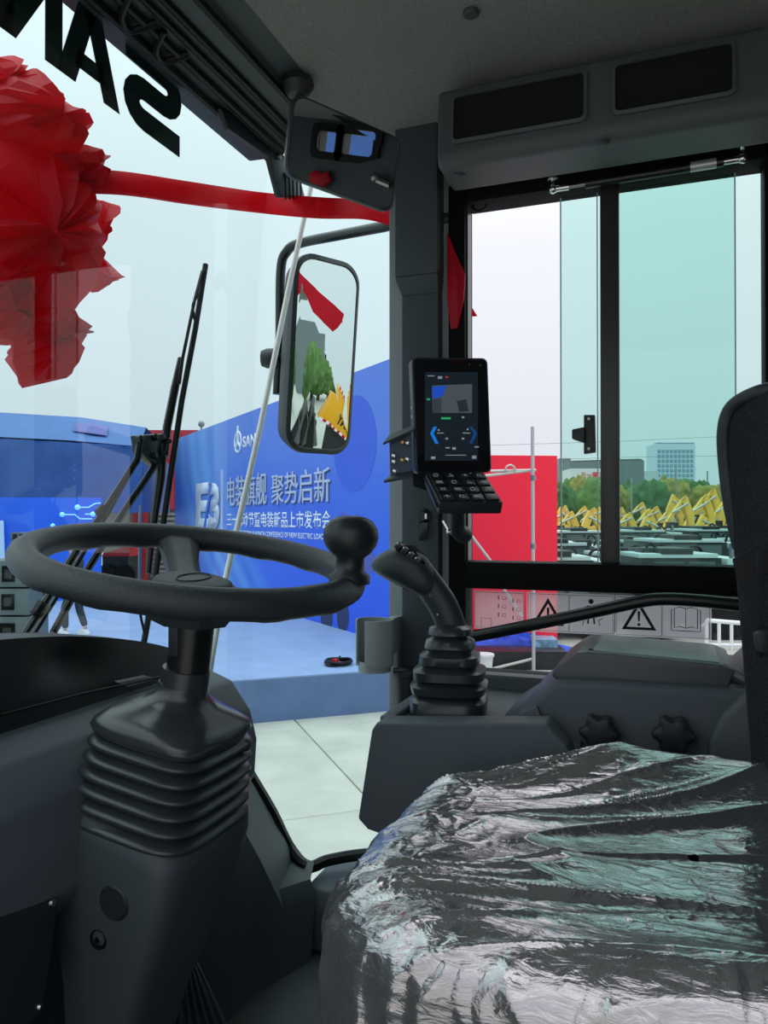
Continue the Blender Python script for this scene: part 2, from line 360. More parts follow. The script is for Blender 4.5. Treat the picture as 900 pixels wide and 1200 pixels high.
# right front pillar
pi_ = thing('pillar', 'grey front right cab pillar clad in stepped plastic covers', 'pillar', (1.5, .48, .1), kind='structure')
yL = PX(455, 500, 1.50).y; yR = PX(528, 500, 1.50).y
MB().bb(1.50, 1.57, yR, yL, .12, 1.66).build('post', mat('pillar_side', (.26, .30, .33, 1), .45, spec=.5), pi_, bevel=.008)
ya = PX(465, 200, 1.47).y; yb = PX(515, 200, 1.47).y
zt_, zm = 1.64, PX(490, 325, 1.47).z
MB().bb(1.455, 1.52, yb, ya, zm, zt_).build('upper_cover', pillar_m, pi_, bevel=.006)
yc = PX(472, 400, 1.48).y
MB().prism([V((1.455, ya, zm)), V((1.455, yb, zm)), V((1.475, yb+.004, zm-.035)), V((1.475, yc, zm-.035))], (.05, 0, 0)).build('step_cover', pillar_m, pi_, bevel=.003)
MB().bb(1.472, 1.52, yb+.003, yc, .40, zm-.033).build('lower_cover', pillar_m, pi_, bevel=.005)
lathe([(0, 0), (.010, 0), (.010, .006), (.006, .009), (0, .009)], PX(522, 256, 1.498), (-1, 0, 0), 16).build('plug', plastic_d, pi_)

# side window
wz0, wz1 = .765, 1.482
wy0 = PX(549, 400, XR).y; wy1 = -.155
wn = thing('window_3', 'right side window with two sliding tinted panes in a black frame', 'window', (XR, .15, .54), kind='structure')
fr = MB()
fr.bb(XR-.03, XR+.035, wy0, yR+.002, .50, 1.52).build('frame_post', frm_m, wn, bevel=.003)
MB().bb(XR-.03, XR+.035, wy1-.06, wy0, wz1, 1.555).build('frame_rail', frm_m, wn, bevel=.003)
MB().bb(XR-.035, XR+.035, wy1-.06, wy0, .712, wz0).build('frame_rail', frm_m, wn, bevel=.004)
MB().bb(XR-.03, XR+.035, wy1-.06, wy0, .515, .545).build('frame_rail', frm_m, wn, bevel=.004)
MB().bb(XR-.03, XR+.035, wy1-.06, wy1, .51, 1.52).build('frame_post', frm_m, wn, bevel=.003)
yv0, yv1 = PX(726, 400, XR).y, PX(704, 400, XR).y
MB().bb(XR-.012, XR+.01, yv0, yv1, wz0, wz1).build('sash_bar', mat('sash_bar', (.030, .028, .028, 1), .35, spec=.5), wn, bevel=.002)
MB().bb(XR-.016, XR+.012, wy0-.003, wy0+.002, wz0, wz1).build('inner_seal', mat('seal_edge', (.05, .045, .05, 1), .3), wn)
yA0, yA1 = PX(862, 400, XR+.012).y, PX(657, 400, XR+.012).y
yB0, yB1 = wy1, PX(726, 400, XR).y
MB().bb(XR+.014, XR+.0175, yA0, yA1, wz0, wz1).build('pane', sd_glass, wn, smooth=False)
MB().bb(XR+.022, XR+.0255, yB0, yB1, wz0, wz1).build('pane', glass('side_glass_deep', (.85, .955, .93, 1), .35), wn, smooth=False)
for y in (yA0, yA1): MB().bb(XR+.0135, XR+.018, y-.0012, y+.0012, wz0, wz1).build('pane_edge', edge_glass, wn)
q = PX(700, 400, XR+.012).y
MB().bb(XR+.013, XR+.0185, q-.001, q+.001, wz0, wz1).build('pane_edge', edge_glass, wn)
MB().bb(XR+.006, XR+.009, wy1, wy0, .545, .712).build('lower_pane', clr_glass, wn, smooth=False)
# sash latch
lt = thing('window_latch', 'black plastic pull latch on the edge of the sliding pane', 'latch', PX(690, 508, XR))
def onw(pts, X, d, name, m, par, bevel=0): return MB().prism([PX(a, b, X) for a, b in pts], (d, 0, 0)).build(name, m, par, bevel=bevel)
onw(((684, 486), (697, 486), (698, 530), (684, 532)), XR-.008, .012, 'latch_plate', plastic_d, lt, .002)
onw(((685, 500), (685, 519), (670, 514), (670, 503)), XR-.02, .02, 'finger_grip', plastic_d, lt, .003)
for y in (491, 526): lathe([(0, 0), (.004, 0), (.003, .003), (0, .003)], PX(690, y, XR-.008), (-1, 0, 0), 10).build('screw', steel, lt)

# pictogram film on the lower pane
pf = thing('pictogram_sheet', 'clear safety sticker sheet with five black pictograms on the lower side pane', 'sticker', PX(690, 740, XR))
film = glass('sticker_film', (.92, .92, .93, 1), .6, haze=.30, hazecol=(.95, .95, .97, 1))
ink = mat('print_ink', (.004, .004, .005, 1), .6)
XS = XR+.003
yy = lambda px, py=720: PX(px, py, XS).y
zt3, zb3 = .705, .628
cells = [(556, 614), (618, 667), (667, 719), (722, 776), (776, 832)]
for a, b in ((556, 614), (617, 720), (721, 834)):
    MB().bb(XS, XS+.001, yy(b), yy(a), zb3, zt3).build('film', film, pf, smooth=False)
def ln(mb, pts, w_=.0012):
    P = [V((XS-.0008, y, z)) for y, z in pts]; mb.tube(P, w_, 4)
bd = MB()
for a, b in cells:
    y0, y1 = yy(b)+.001, yy(a)-.001
    ln(bd, [(y0, zb3+.003), (y1, zb3+.003), (y1, zt3-.003), (y0, zt3-.003), (y0, zb3+.003)], .0005)
bd.build('border', ink, pf)
def tri(cx0, cx1):
    yc = (yy(cx0)+yy(cx1))/2; zc = .664; mb = MB()
    O = [(yc-.031, zc-.023), (yc+.031, zc-.023), (yc, zc+.031)]; I = [(yc-.022, zc-.018), (yc+.022, zc-.018), (yc, zc+.020)]
    for i in range(3):
        j = (i+1) % 3; mb.prism([V((XS-.001, *O[i])), V((XS-.001, *O[j])), V((XS-.001, *I[j])), V((XS-.001, *I[i]))], (.0006, 0, 0))
    mb.prism([V((XS-.001, yc-.0025, zc+.012)), V((XS-.001, yc+.0025, zc+.012)), V((XS-.001, yc+.0015, zc-.007)), V((XS-.001, yc-.0015, zc-.007))], (.0006, 0, 0))
    mb.box((XS-.0007, yc, zc-.013), (.0006, .005, .005)); mb.build('warning_triangle', ink, pf, smooth=False)
tri(*cells[1]); tri(*cells[3])
mb = MB(); yc = (yy(667)+yy(719))/2
mb.ball((XS-.0007, yc, .691), .005, 10, 6, (.1, 1, 1)).box((XS-.0007, yc, .676), (.0006, .014, .014))
for s in (-1, 1):
    ln(mb, [(yc+s*.008, .682), (yc+s*.014, .668)], .0018); ln(mb, [(yc+s*.004, .67), (yc+s*.006, .648)], .0022)
ln(mb, [(yc-.022, .66), (yc-.014, .655), (yc-.016, .645)], .001); ln(mb, [(yc+.016, .645), (yc+.012, .660), (yc+.02, .66)], .001)
mb.build('figure_pictogram', ink, pf)
mb = MB(); yc = (yy(776)+yy(832))/2
for s in (-1, 1):
    ln(mb, [(yc, .648), (yc+s*.010, .651), (yc+s*.020, .648), (yc+s*.020, .684), (yc+s*.010, .687), (yc, .684)], .0008)
    ln(mb, [(yc+s*.022, .682), (yc+s*.025, .682), (yc+s*.025, .643), (yc, .643)], .0008)
ln(mb, [(yc, .648), (yc, .684)], .0008); mb.build('book_pictogram', ink, pf)
mb = MB()
for i in range(3):
    for j in range(2):
        y = yy(586+j*17); z = .692-i*.017-.005*j
        ln(mb, [(y+.003, z-.004), (y+.003, z+.004)], .0012); ln(mb, [(y-.004, z), (y-.007, z+.003), (y-.012, z+.001), (y-.011, z-.004), (y-.006, z-.003), (y-.004, z)], .0005)
ln(mb, [(yy(564), .632), (yy(564), .65), (yy(576), .65), (yy(576), .632)], .0005); mb.build('lever_diagram', ink, pf)

# ================================================================== OVERHEAD BOX, STRUT
vb = thing('overhead_box', 'long dark overhead plastic box with two black mesh grilles above the window', 'console', (1.4, .1, 1.5))
y0v, y1v = -.62, PX(512, 150, 1.33).y
MB().prism([V((1.335, y1v, 1.625)), V((1.325, y1v, 1.50)), V((1.338, y1v, 1.484)), V((1.44, y1v, 1.484)), V((1.47, y1v, 1.55)), V((1.47, y1v, 1.65))], (0, y0v-y1v, 0)).build('housing', mat('overhead_plastic', (.075, .083, .094, 1), .55, bump=.3, bscale=800), vb, bevel=.01, seg=3)
gm = mat('grille_mesh', (.004, .005, .006, 1), .7, bump=1, bscale=2500)
for (a, b, ty, by_) in (((532, 684), (112, 82), 0, 0), ((720, 858), (81, 56), 0, 0)):
    pass
for gi, (xa, xb) in enumerate(((532, 684), (721, 858))):
    ya_, yb_ = PX(xa, 120, 1.326).y, PX(xb, 100, 1.326).y
    c = V((1.3275, (ya_+yb_)/2, 1.564)); wv = ya_-yb_
    ring = frame_ring(rrect(c, (0, 1, 0), (.08, 0, 1), wv+.012, .092, .012), rrect(c+V((-.002, 0, 0)), (0, 1, 0), (.08, 0, 1), wv, .080, .008), (-.004, 0, 0))
    ring.build('grille_frame', MATS['overhead_plastic'], vb)
    MB().prism(rrect(c+V((-.0025, 0, 0)), (0, 1, 0), (.08, 0, 1), wv, .080, .008), (.004, 0, 0)).build('grille', gm, vb)
for px, py in ((538, 205), (706, 167)):
    q = PZ(px, py, 1.484); lathe([(0, 0), (.011, 0), (.011, -.003), (.008, -.006), (0, -.006)], q, (0, 0, 1), 14).build('screw_plug', plastic, vb)
# left-hand twin, seen only in the mirrors
lb = thing('overhead_box', 'overhead plastic box above the open door, seen only in the mirror', 'console', (.02, .1, 1.5))
MB().bb(-.09, .0, -.8, .25, 1.50, 1.64).build('housing', MATS['overhead_plastic'], lb, bevel=.012, seg=3)
for ya_ in (-.55, -.15):
    MB().bb(-.001, .004, ya_-.13, ya_+.12, 1.525, 1.60).build('grille', gm, lb)
# gas strut
gs = thing('gas_strut', 'black gas strut with silver ball ends along the top of the side window', 'strut', (1.47, .1, 1.49))
s0 = PX(648, 222, 1.475); s1 = PX(870, 186, 1.475)
d_ = (s1-s0).normalized()
MB().tube([s0+d_*.02, s0+d_*.25], .0035, 10).build('rod', steel, gs)
MB().tube([s0+d_*.06, s1-d_*.03], .0085, 14).build('cylinder', black, gs)
MB().tube([s1-d_*.085, s1-d_*.042], .0092, 14).build('silver_label', mat('silver_label', (.5, .52, .52, 1), .3, .5), gs)
for q in (s0, s1):
    MB().ball(q, .0085).tube([q, q+V((.0, 0, .02))], .004, 8).tube([q+V((0, 0, .018)), q+V((0, 0, .022))], .011, 12).tube([q, q+d_*(.03 if q is s0 else -.03)], .006, 10).build('ball_joint', chrome, gs)
q = PX(562, 242, 1.49); o = MB().tube([q+V((0, .014*cos(a), -.012*sin(a)+.004)) for a in [pi*k/10 for k in range(11)]], .0022, 6).build('wire_loop', seal_m); tag(o, 'small black wire loop under the top left corner of the side window', 'wire')

# ================================================================== INSIDE MIRROR
im = thing('rear_view_mirror', 'black framed inside mirror tilted under the header', 'mirror', PT(400, 180, 1.22))
c4 = [PT(343, 107, 1.181), PT(471, 163, 1.261), PT(460, 251, 1.279), PT(333, 205, 1.199)]
cc = sum(c4, V())/4; uu = ((c4[1]-c4[0])+(c4[2]-c4[3])).normalized(); vv = ((c4[0]-c4[3])+(c4[1]-c4[2])); vv = vv.normalized(); nn = uu.cross(vv).normalized()
if nn.dot(F) > 0: nn = -nn
def q4(s, off, n=6, rad=.2):
    """rounded quad through the four corners, scale s"""
    P = [cc+(p-cc)*s for p in c4]; out = []
    for i in range(4):
        p = P[i]; a = P[i-1]; b = P[(i+1) % 4]; r = .022
        pa = p+(a-p).normalized()*r; pb = p+(b-p).normalized()*r
        for k in range(n+1): t = k/n; out.append(pa*(1-t)**2+p*2*t*(1-t)+pb*t*t + nn*off)
    return out
MB().loft([q4(.80, -.030), q4(.93, -.026), q4(1.0, -.012), q4(1.0, 0), q4(.965, .003), q4(.945, -.001)], cap=True).build('housing', plastic_d, im)
MB().prism(q4(.95, .0), nn*.001).build('mirror_glass', mirror_m, im, smooth=False)
mp = PT(372, 118, 1.24); hp = PZ(378, 105, 1.62)
MB().tube(spline([cc-nn*.02, cc-nn*.05+V((0, 0, .05)), V((hp.x, hp.y+.03, 1.57)), V((hp.x, hp.y+.05, 1.645))], 6), .009, 10).build('stalk', plastic_d, im)
lathe([(0, 0), (.028, 0), (.030, -.012), (.018, -.03), (0, -.03)], V((hp.x, hp.y+.05, 1.648)), (0, 0, 1), 20).build('mount', plastic_d, im)

# ================================================================== DASHBOARD
db = thing('dashboard', 'dark grey dashboard pad with black hooded cowl against the windscreen', 'dashboard', (.5, .7, 0))
prof = [(.79, .592), (.725, .602), (.700, .602), (.665, .590), (.630, .545), (.618, .50), (.622, .44), (.655, .40), (.70, .34), (.74, .0), (.79, .0)]
MB().prism([V((-.11, a, b)) for a, b in prof], (1.19, 0, 0)).build('pad', plastic_l, db, bevel=.008, seg=3)
MB().prism([V((-.09, .613, .535)), V((.50, .613, .535)), V((.56, .640, .44)), V((.60, .660, .41)), V((-.09, .66, .41))], (0, .04, 0)).build('pad_facet', plastic_l, db, bevel=.01, seg=3)
# hooded cowl: arch that falls towards the right, with a soft dimple
L = []
topz = lambda x: .60+.115*max(0, 1-((x-.55)/.56)**2)**.75 if x < 1.11 else .60
dm = PY(92, 776, .725)
for i in range(41):
    x = -.1+i*(1.21/40); tz = topz(x); row = []
    for j in range(15):
        t = j/14; z = .585+(tz-.585)*min(1, t*1.15); y = .722+.02*t
        if t > .87: z = tz; y = .722+.02*.87+(t-.87)*.5
        dd = ((x-dm.x)/.038)**2+((z-dm.z)/.024)**2
        y += .022*math.exp(-dd)
        row.append(V((x, y, z)))
    row += [V((x, .795, tz)), V((x, .795, .585))]; L.append(row)
MB().loft(L, cap=True, closed_v=True).build('cowl', mat('cowl_black', (.008, .010, .012, 1), .5), db, ang=50)
MB().prism([PY(a, b, .715) for a, b in ((138, 800), (172, 793), (182, 796), (150, 805))], (0, .006, .002)).build('vent_strip', steel, db)
MB().tube([PY(0, 838, .716), PY(100, 812, .716), PY(188, 793, .716)], .002, 6).build('edge_bead', seal_m, db)
# service cover at bottom left
sp = thing('service_cover', 'dark flat access cover with two screws at the left of the column', 'panel', PY(30, 1110, .6))
P = [PY(a, b, .62) for a, b in ((-120, 1110), (45, 1058), (66, 1050), (70, 1066), (52, 1188), (30, 1204), (-120, 1300))]
MB().prism(P, (0, .03, 0)).build('cover', mat('cover_plastic', (.016, .021, .026, 1), .55, bump=.2, bscale=900), sp, bevel=.006, seg=3)
for a, b in ((61, 1058), (47, 1180)): lathe([(0, 0), (.0045, 0), (.0035, .003), (0, .003)], PY(a, b, .62), (0, -1, 0), 12).build('screw', chrome, sp)
MB().prism([V((-.1, .645, .0)), V((-.1, .645, .42)), V((.66, .645, .42)), V((.72, .66, .30)), V((.72, .66, 0))], (0, .06, 0)).build('backing', plastic_d, db, bevel=.01)

# ================================================================== STEERING COLUMN AND WHEEL
XC = .78
def onX(px, py): return PX(px, py, XC)
cb = thing('steering_column', 'black steering column with glossy square rubber bellows over a tapered cowl', 'steering column', (XC, .62, 0))
topc = onX(227, 735); caps = onX(222, 800)
wc = onX(229, 661)
axis = (onX(228, 700)-onX(218, 820)).normalized()
# shaft
def along(p, a, h): return p+a*h
MB().tube([onX(218, 806), onX(228, 715)], .0255, 24).build('shaft', black, cb)
MB().tube([onX(214, 815), onX(219, 783)], [.030, .0285], 24).build('collar', rubber, cb, ang=60)
for k in range(3):
    q = onX(210+k*3, 745); MB().box(q+V((-.024, -.006, 0)), (.004, .006, .04)).build('clip', plastic_d, cb, bevel=.001)
MB().tube([onX(228, 727), onX(229, 700)], [.034, .045], 8).build('hub_socket', plastic, cb, bevel=.0)
# rubber top plate: flared skirt
def ring(c, a, b, ex=3.2, n=56, tx=(1, 0, 0), ty=(0, 1, 0)): return sup(c, V(tx)*a, V(ty)*b, ex, n)
def pxc(px, py, dy=0): q = onX(px, py); return V((q.x, q.y+dy, q.z))
tl = V((0, .985, .16))
L = []
for (px, py, a, ex) in ((216, 800, .030, 2), (213, 812, .032, 2), (210, 822, .045, 2.4), (207, 832, .068, 3), (205, 842, .078, 4), (204, 850, .080, 4.5), (203, 856, .077, 4.5), (204, 862, .068, 4)):
    c = onX(px, py); L.append(ring(c, a, a*.98, ex, 56, ty=tl))
mb = MB().loft(L)
for i, vtx in enumerate(mb.v):
    v_ = V(vtx); r_ = (v_.xy-onX(208, 830).xy).length; mb.v[i] = tuple(v_+V((0, 0, .006*noise.noise(v_*22)*min(1, r_/.05))))
mb.build('rubber_cap', mat('glossy_rubber', (.032, .040, .042, 1), .26, spec=.7), cb, ang=70)
# bellows with seven convolutions
nr = 6; L = []
for i in range(nr*8+1):
    t = i/(nr*8); c = onX(204-17*t, 858+98*t)
    a = .074+.012*t; ph = (i % 8)/8; a += .011*(sin(ph*2*pi-pi/2)*.5+.5)**.7 - .003
    L.append(ring(c, a, a*.97, 4.2, 64, ty=tl))
MB().loft(L).build('bellows', rubber, cb, ang=80)
# cowl
L = []
for (px, py, a, b, ex) in ((189, 940, .083, .080, 6), (187, 948, .091, .088, 6), (184, 962, .094, .090, 6), (176, 1010, .091, .086, 6), (160, 1080, .084, .076, 6), (142, 1150, .074, .066, 5), (127, 1230, .066, .058, 5), (112, 1330, .06, .05, 5), (100, 1500, .06, .05, 5)):
    c = onX(px, py); L.append(ring(c, a, b, ex, 56, ty=V((0, .96, .28))))
MB().loft(L).build('cowl', plastic, cb, ang=50)
cx = onX(176, 1010)
nrm = V((-1, 0, 0)); q = PX(136, 1056, XC-.088); lathe([(0, .006), (.017, .006), (.020, .003), (.021, 0), (0, 0)], q, nrm, 28).build('round_plug', plastic_d, cb)
q = PX(118, 1099, XC-.083)
lathe([(0, .003), (.007, .003), (.011, .005), (.013, 0), (0, -.01)], q, nrm, 20).build('screw_recess', matt, cb)
lathe([(0, .006), (.0035, .006), (.0035, 0), (0, 0)], q, nrm, 10).build('screw', chrome, cb)
MB().ball(PX(287, 873, XC+.05), .008).build('grease_nipple', plastic_d, cb)

sw = thing('steering_wheel', 'black foam steering wheel with three spokes above the column', 'steering wheel', wc)
na = (V((0, 0, 1)) + R*.135 + V((-cos(YAW), -sin(YAW), 0))*.115).normalized()
e1 = (V((1, 0, 0))-na*na.x).normalized(); e2 = na.cross(e1)
RR = .187
def wp(deg, r, h=0): a = radians(deg); return wc+(e1*cos(a)+e2*sin(a))*r+na*h
rim = []
N = 96; n_ = 18; L = []
for i in range(N):
    a = 360*i/N; c = wp(a, RR); d = (wp(a, 1)-wc).normalized(); wav = 1
    L.append([c+d*cos(2*pi*k/n_)*(.0175)+na*sin(2*pi*k/n_)*(.0165)+(-na*.002*max(0, sin(radians(a*14))) if 10 < k < 17 else V()) for k in range(n_)])
MB().loft(L+[L[0]], cap=False).build('rim', foam, sw, ang=80)
spk = mat('spoke_plastic', (.035, .046, .052, 1), .45, bump=.2, bscale=900)
for a in (42, 162, 282):
    b = MB(); d = (wp(a, 1)-wc).normalized(); s = na.cross(d)
    secs = []
    for r, w0, h0, hh in ((.035, .030, -.038, .016), (.075, .022, -.034, .012), (.12, .022, -.022, .012), (.160, .027, -.008, .010), (.184, .034, .0, .008)):
        c = wc+d*r+na*h0
        secs.append([c+s*w0+na*-hh, c+s*w0*.95+na*hh*.3, c+s*w0*.45+na*hh, c-s*w0*.45+na*hh, c-s*w0*.95+na*hh*.3, c-s*w0-na*hh])
    b.loft(secs).build('spoke', spk, sw, bevel=.002, ang=25)
lathe([(0, -.055), (.050, -.055), (.060, -.040), (.062, -.028), (.055, -.02), (.050, -.012), (0, -.012)], wc-na*.012, na, 8).build('hub', spk, sw, ang=20)
lathe([(0, -.004), (.038, -.005), (.046, -.008), (.048, -.015), (.046, -.02), (0, -.02)], wc-na*.012, na, 36).build('hub_cap', spk, sw, ang=60)
L = [[wc+na*-.0162+(e1*cos(t)*1.0+e2*sin(t)*.5)*r for t in [2*pi*k/32 for k in range(32)]] for r in (.030, .028)]
frame_ring(L[0], L[1], na*.0012).build('badge_ring', foam, sw)
# spinner knob
def proj(p): d = p-EYE; return V((450+d.dot(R)/d.dot(F)*FPX, 600-d.dot(U)/d.dot(F)*FPX))
best = min(range(360), key=lambda a: (proj(wp(a, RR, .006))-V((409, 683))).length); kb = wp(best, RR, .006)
kn = V((0, 0, 1))*.97+R*.03
lathe([(0, 0), (.024, 0), (.024, .010), (.0175, .014), (.0165, .022), (.0165, .030), (.024, .036), (.030, .044), (.0325, .054), (.031, .064), (.025, .073), (.015, .078), (0, .079)], kb, kn, 32).build('spinner_knob', mat('knob_rubber', (.016, .020, .023, 1), .4), sw, ang=60)

# pedal
pdx = 1.0
pd = thing('pedal', 'black ribbed accelerator pedal beside the column cowl', 'pedal', PX(228, 1160, pdx))
a4 = [PX(207, 1112, 1.02), PX(222, 1112, 1.04), PX(275, 1215, 1.0), PX(190, 1215, .92)]
e_u = (a4[1]-a4[0]); 
MB().prism([a4[0], a4[1], a4[2], a4[3]], V((.01, .012, -.012))).build('pad', plastic_d, pd, bevel=.003)
for k in range(7):
    t = (k+.5)/7; p0 = a4[0].lerp(a4[1], t); p1 = a4[3].lerp(a4[2], t); MB().tube([p0+V((-.002, -.003, .003)), p1+V((-.002, -.003, .003))], .0028, 6).build('ridge', rubber, pd)
MB().bb(a4[3].x, a4[2].x+.02, a4[0].y-.02, a4[0].y+.05, 0, a4[2].z-.01).build('pedal_base', plastic_d, pd, bevel=.004)

# ================================================================== CONSOLE, JOYSTICK, ARMREST
cn = thing('side_console', 'dark grey moulded side console with tray and two adjuster knobs', 'console', (1.3, .1, 0))
XN = 1.10
f0 = PX(419, 960, XN); f1 = PX(441, 847, XN); f2 = PX(640, 848, XN); f3 = PX(664, 868, XN)
f3 = PX(668, 884, XN)
P = [V((XN, f0.y, f0.z)), V((XN, f0.y-.016, f0.z-.014)), V((XN, .36, f0.z-.030)), V((XN, .12, .33)), V((XN, f3.y-.005, .40)), V((XN, f3.y, f3.z)), V((XN, f3.y+.004, f3.z+.010)), V((XN, f3.y+.012, f3.z+.018)), V((XN, f2.y, f2.z)), V((XN, f1.y, f1.z)), V((XN, f1.y+.008, f1.z-.012))]
MB().prism(P, (.05, 0, 0)).build('front_panel', plastic_l, cn, bevel=.010, seg=4)
ztray = f1.z-.012
MB().bb(XN+.045, 1.49, f3.y-.01, f1.y+.004, .42, ztray).build('tray', plastic_l, cn, bevel=.006)
MB().bb(XN+.045, 1.49, f1.y-.012, f1.y+.012, .42, f1.z-.001).build('tray_lip', plastic_l, cn, bevel=.005, seg=3)
MB().bb(1.455, 1.495, f3.y-.01, f1.y, .42, f1.z+.012).build('tray_lip', plastic_l, cn, bevel=.006, seg=3)
MB().prism([V((1.16, .26, ztray)), V((1.16, .19, ztray+.045)), V((1.16, .17, ztray)), ], (.28, 0, 0)).build('tray_step', plastic_l, cn, bevel=.004)
r0 = PX(602, 838, 1.17); r1 = PX(650, 797, 1.17)
P = [V((1.17, r0.y, r0.z)), V((1.17, r1.y, r1.z)), V((1.17, .10, r1.z+.004)), V((1.17, -.40, r1.z+.006)), V((1.17, -.40, .3)), V((1.17, r0.y-.02, .3))]
MB().prism(P, (.31, 0, 0)).build('rear_body', plastic_l, cn, bevel=.014, seg=4)
P = [PX(a, b, 1.15) for a, b in ((830, 868), (846, 838), (905, 785), (1000, 785), (1000, 1000), (830, 1000))]
MB().prism(P, (.3, 0, 0)).build('rear_bracket', mat('bracket_grey', (.09, .11, .12, 1), .45), cn, bevel=.01, seg=3)
for px, py in ((704, 856), (789, 858)):
    c = PX(px, py, 1.165); kn_ = MB(); L = []
    for h, s in ((0, .7), (.006, .95), (.018, 1.0), (.024, .93), (.026, .7)):
        L.append([c+V((-h, cos(t)*r_*s, sin(t)*r_*s)) for t in [2*pi*k/48 for k in range(48)] for r_ in [(.026+.0035*cos(6*t))]])
    MB().loft(L).build('adjuster_knob', plastic_d, cn, ang=60)

ar = thing('armrest', 'padded dark armrest over the console, top sheen painted teal-grey', 'armrest', (1.3, .03, .6))
XA = 1.19
P = [PX(a, b, XA) for a, b in ((646, 793), (650, 783), (676, 765), (690, 764), (845, 779), (862, 786), (852, 812), (845, 814), (660, 800))]
MB().prism(P, (.19, 0, 0)).build('pad', mat('armrest_skin', (.040, .050, .055, 1), .38, bump=.3, bscale=500, spec=.9), ar, bevel=.007, seg=4)
aa = PX(694, 763.5, XA)+V((.010, 0, .0015)); ab_ = PX(844, 778.3, XA)+V((.010, 0, .0015)); dx_ = V((.168, 0, 0))
MB().prism([aa, ab_, ab_+dx_, aa+dx_], (0, 0, -.006)).build('top_sheen', mat('armrest_sheen', (.15, .20, .205, 1), .33, bump=.3, bscale=500, spec=.8), ar, bevel=.002)  # added thin slab, its paler colour carries the sheen on the armrest top
MB().tube([PX(690, 761, XA+.02), PX(740, 766, XA+.02)], .0012, 6).build('seam', matt, ar)
MB().tube([PX(846, 783, XA+.01), PX(876, 800, XA+.01), PX(900, 792, 1.25)], .008, 8).build('hinge_arm', steel, ar)
MB().prism([PX(a, b, XA+.02) for a, b in ((820, 812), (858, 800), (874, 792), (846, 826), (826, 826))], (.1, 0, 0)).build('hinge_block', plastic_d, ar, bevel=.004)

o = MB().tube(spline([PX(548, 747, 1.44), PX(600, 737, 1.43), PX(690, 718, 1.42), PX(745, 706, 1.42), PX(775, 702, 1.42), PX(820, 704, 1.42), PX(900, 712, 1.42)], 8), .0115, 14).build('grab_rail', black); tag(o, 'bent black tubular grab rail across the lower side window', 'rail')

js = thing('joystick', 'black joystick with thumb switches on a tapered rubber bellows', 'joystick', (1.24, .33, .55))
bc = PX(527, 833, 1.23)
L = []; zz = ztray
lev = [(0, .062), (.028, .063), (.034, .056), (.037, .052), (.040, .060), (.052, .063), (.056, .055), (.059, .050), (.063, .058), (.076, .059), (.080, .048), (.083, .044), (.088, .050), (.100, .049), (.104, .039), (.107, .036), (.113, .042), (.124, .040), (.128, .030), (.131, .028), (.134, .037), (.144, .035), (.150, .022), (.152, .016)]
for h, a in lev:
    c = V((1.235, bc.y+.045*0+h*-.03, zz+h)); c.y = PX(527+(h-.07)*15, 800, 1.235).y
    L.append(sup(c, V((.985, .17, 0))*a, V((-.17, .985, 0))*a, 3.6 if h < .12 else 2.4, 48))
MB().loft(L).build('bellows', rubber, js, ang=55)
J = lambda px, py: PX(px, py, 1.235)
st = spline([J(533, 752), J(530, 738), J(520, 712), J(506, 690), J(494, 673), J(484, 662)], 6)
m_ = len(st); L = []
for i, p in enumerate(st):
    t = i/(m_-1); a = st[max(0, i-1)]; b = st[min(m_-1, i+1)]; d = (b-a).normalized(); w_ = .0225+.004*sin(t*pi)-.002*t; side = V((1, 0, 0)); nn_ = d.cross(side).normalized()
    L.append([p+side*cos(q_)*w_*.8+nn_*sin(q_)*w_ for q_ in [2*pi*k/24 for k in range(24)]])
gripm = mat('grip_plastic', (.022, .029, .034, 1), .42, bump=.15, bscale=900)
MB().loft(L).build('grip', gripm, js, ang=70)
MB().loft([sup(J(a, b), V((1, 0, 0))*w_*.9, (J(0, 0)-J(48, -70)).normalized()*w_*h_, 2.3, 28) for a, b, w_, h_ in ((516, 702, .001, .5), (508, 693, .022, .8), (496, 681, .032, .85), (482, 669, .038, .92), (468, 661, .039, .92), (456, 656, .034, .95), (448, 653, .024, 1.0), (444, 652, .012, 1.0), (443, 652, .001, 1))]).build('thumb_head', gripm, js, ang=80)
hc = J(486, 655); 
t1 = J(465, 641); t2 = J(496, 664)
MB().prism([J(466, 640)+V((-.02, 0, 0)), J(480, 639)+V((-.02, 0, 0)), J(502, 659)+V((-.02, 0, 0)), J(493, 668)+V((-.02, 0, 0))], (.045, 0, 0)).build('switch_plate', matt, js, bevel=.003)
for k, (a, b) in enumerate(((472, 641), (479, 646), (486, 652), (493, 658))):
    q = J(a, b)+V((-.016, 0, .002)); MB().box(q, (.02, .013, .010), M=Matrix.Rotation(-.8, 3, 'X')).build('thumb_switch', black, js, bevel=.0025)
    MB().ball(q+V((-.010, 0, .005)), .0018, 8, 5).build('print_dot', white_p, js)
for a, b in ((505, 698), (513, 720), (521, 743)): lathe([(0, .002), (.002, .002), (.002, -.004), (0, -.004)], PX(a, b, 1.217), (-1, 0, 0), 8).build('screw', steel, js)
MB().prism([J(a, b)+V((-.01, 0, 0)) for a, b in ((470, 680), (500, 684), (497, 700), (488, 695), (474, 690))], (.02, 0, 0)).build('trigger', black, js, bevel=.003)

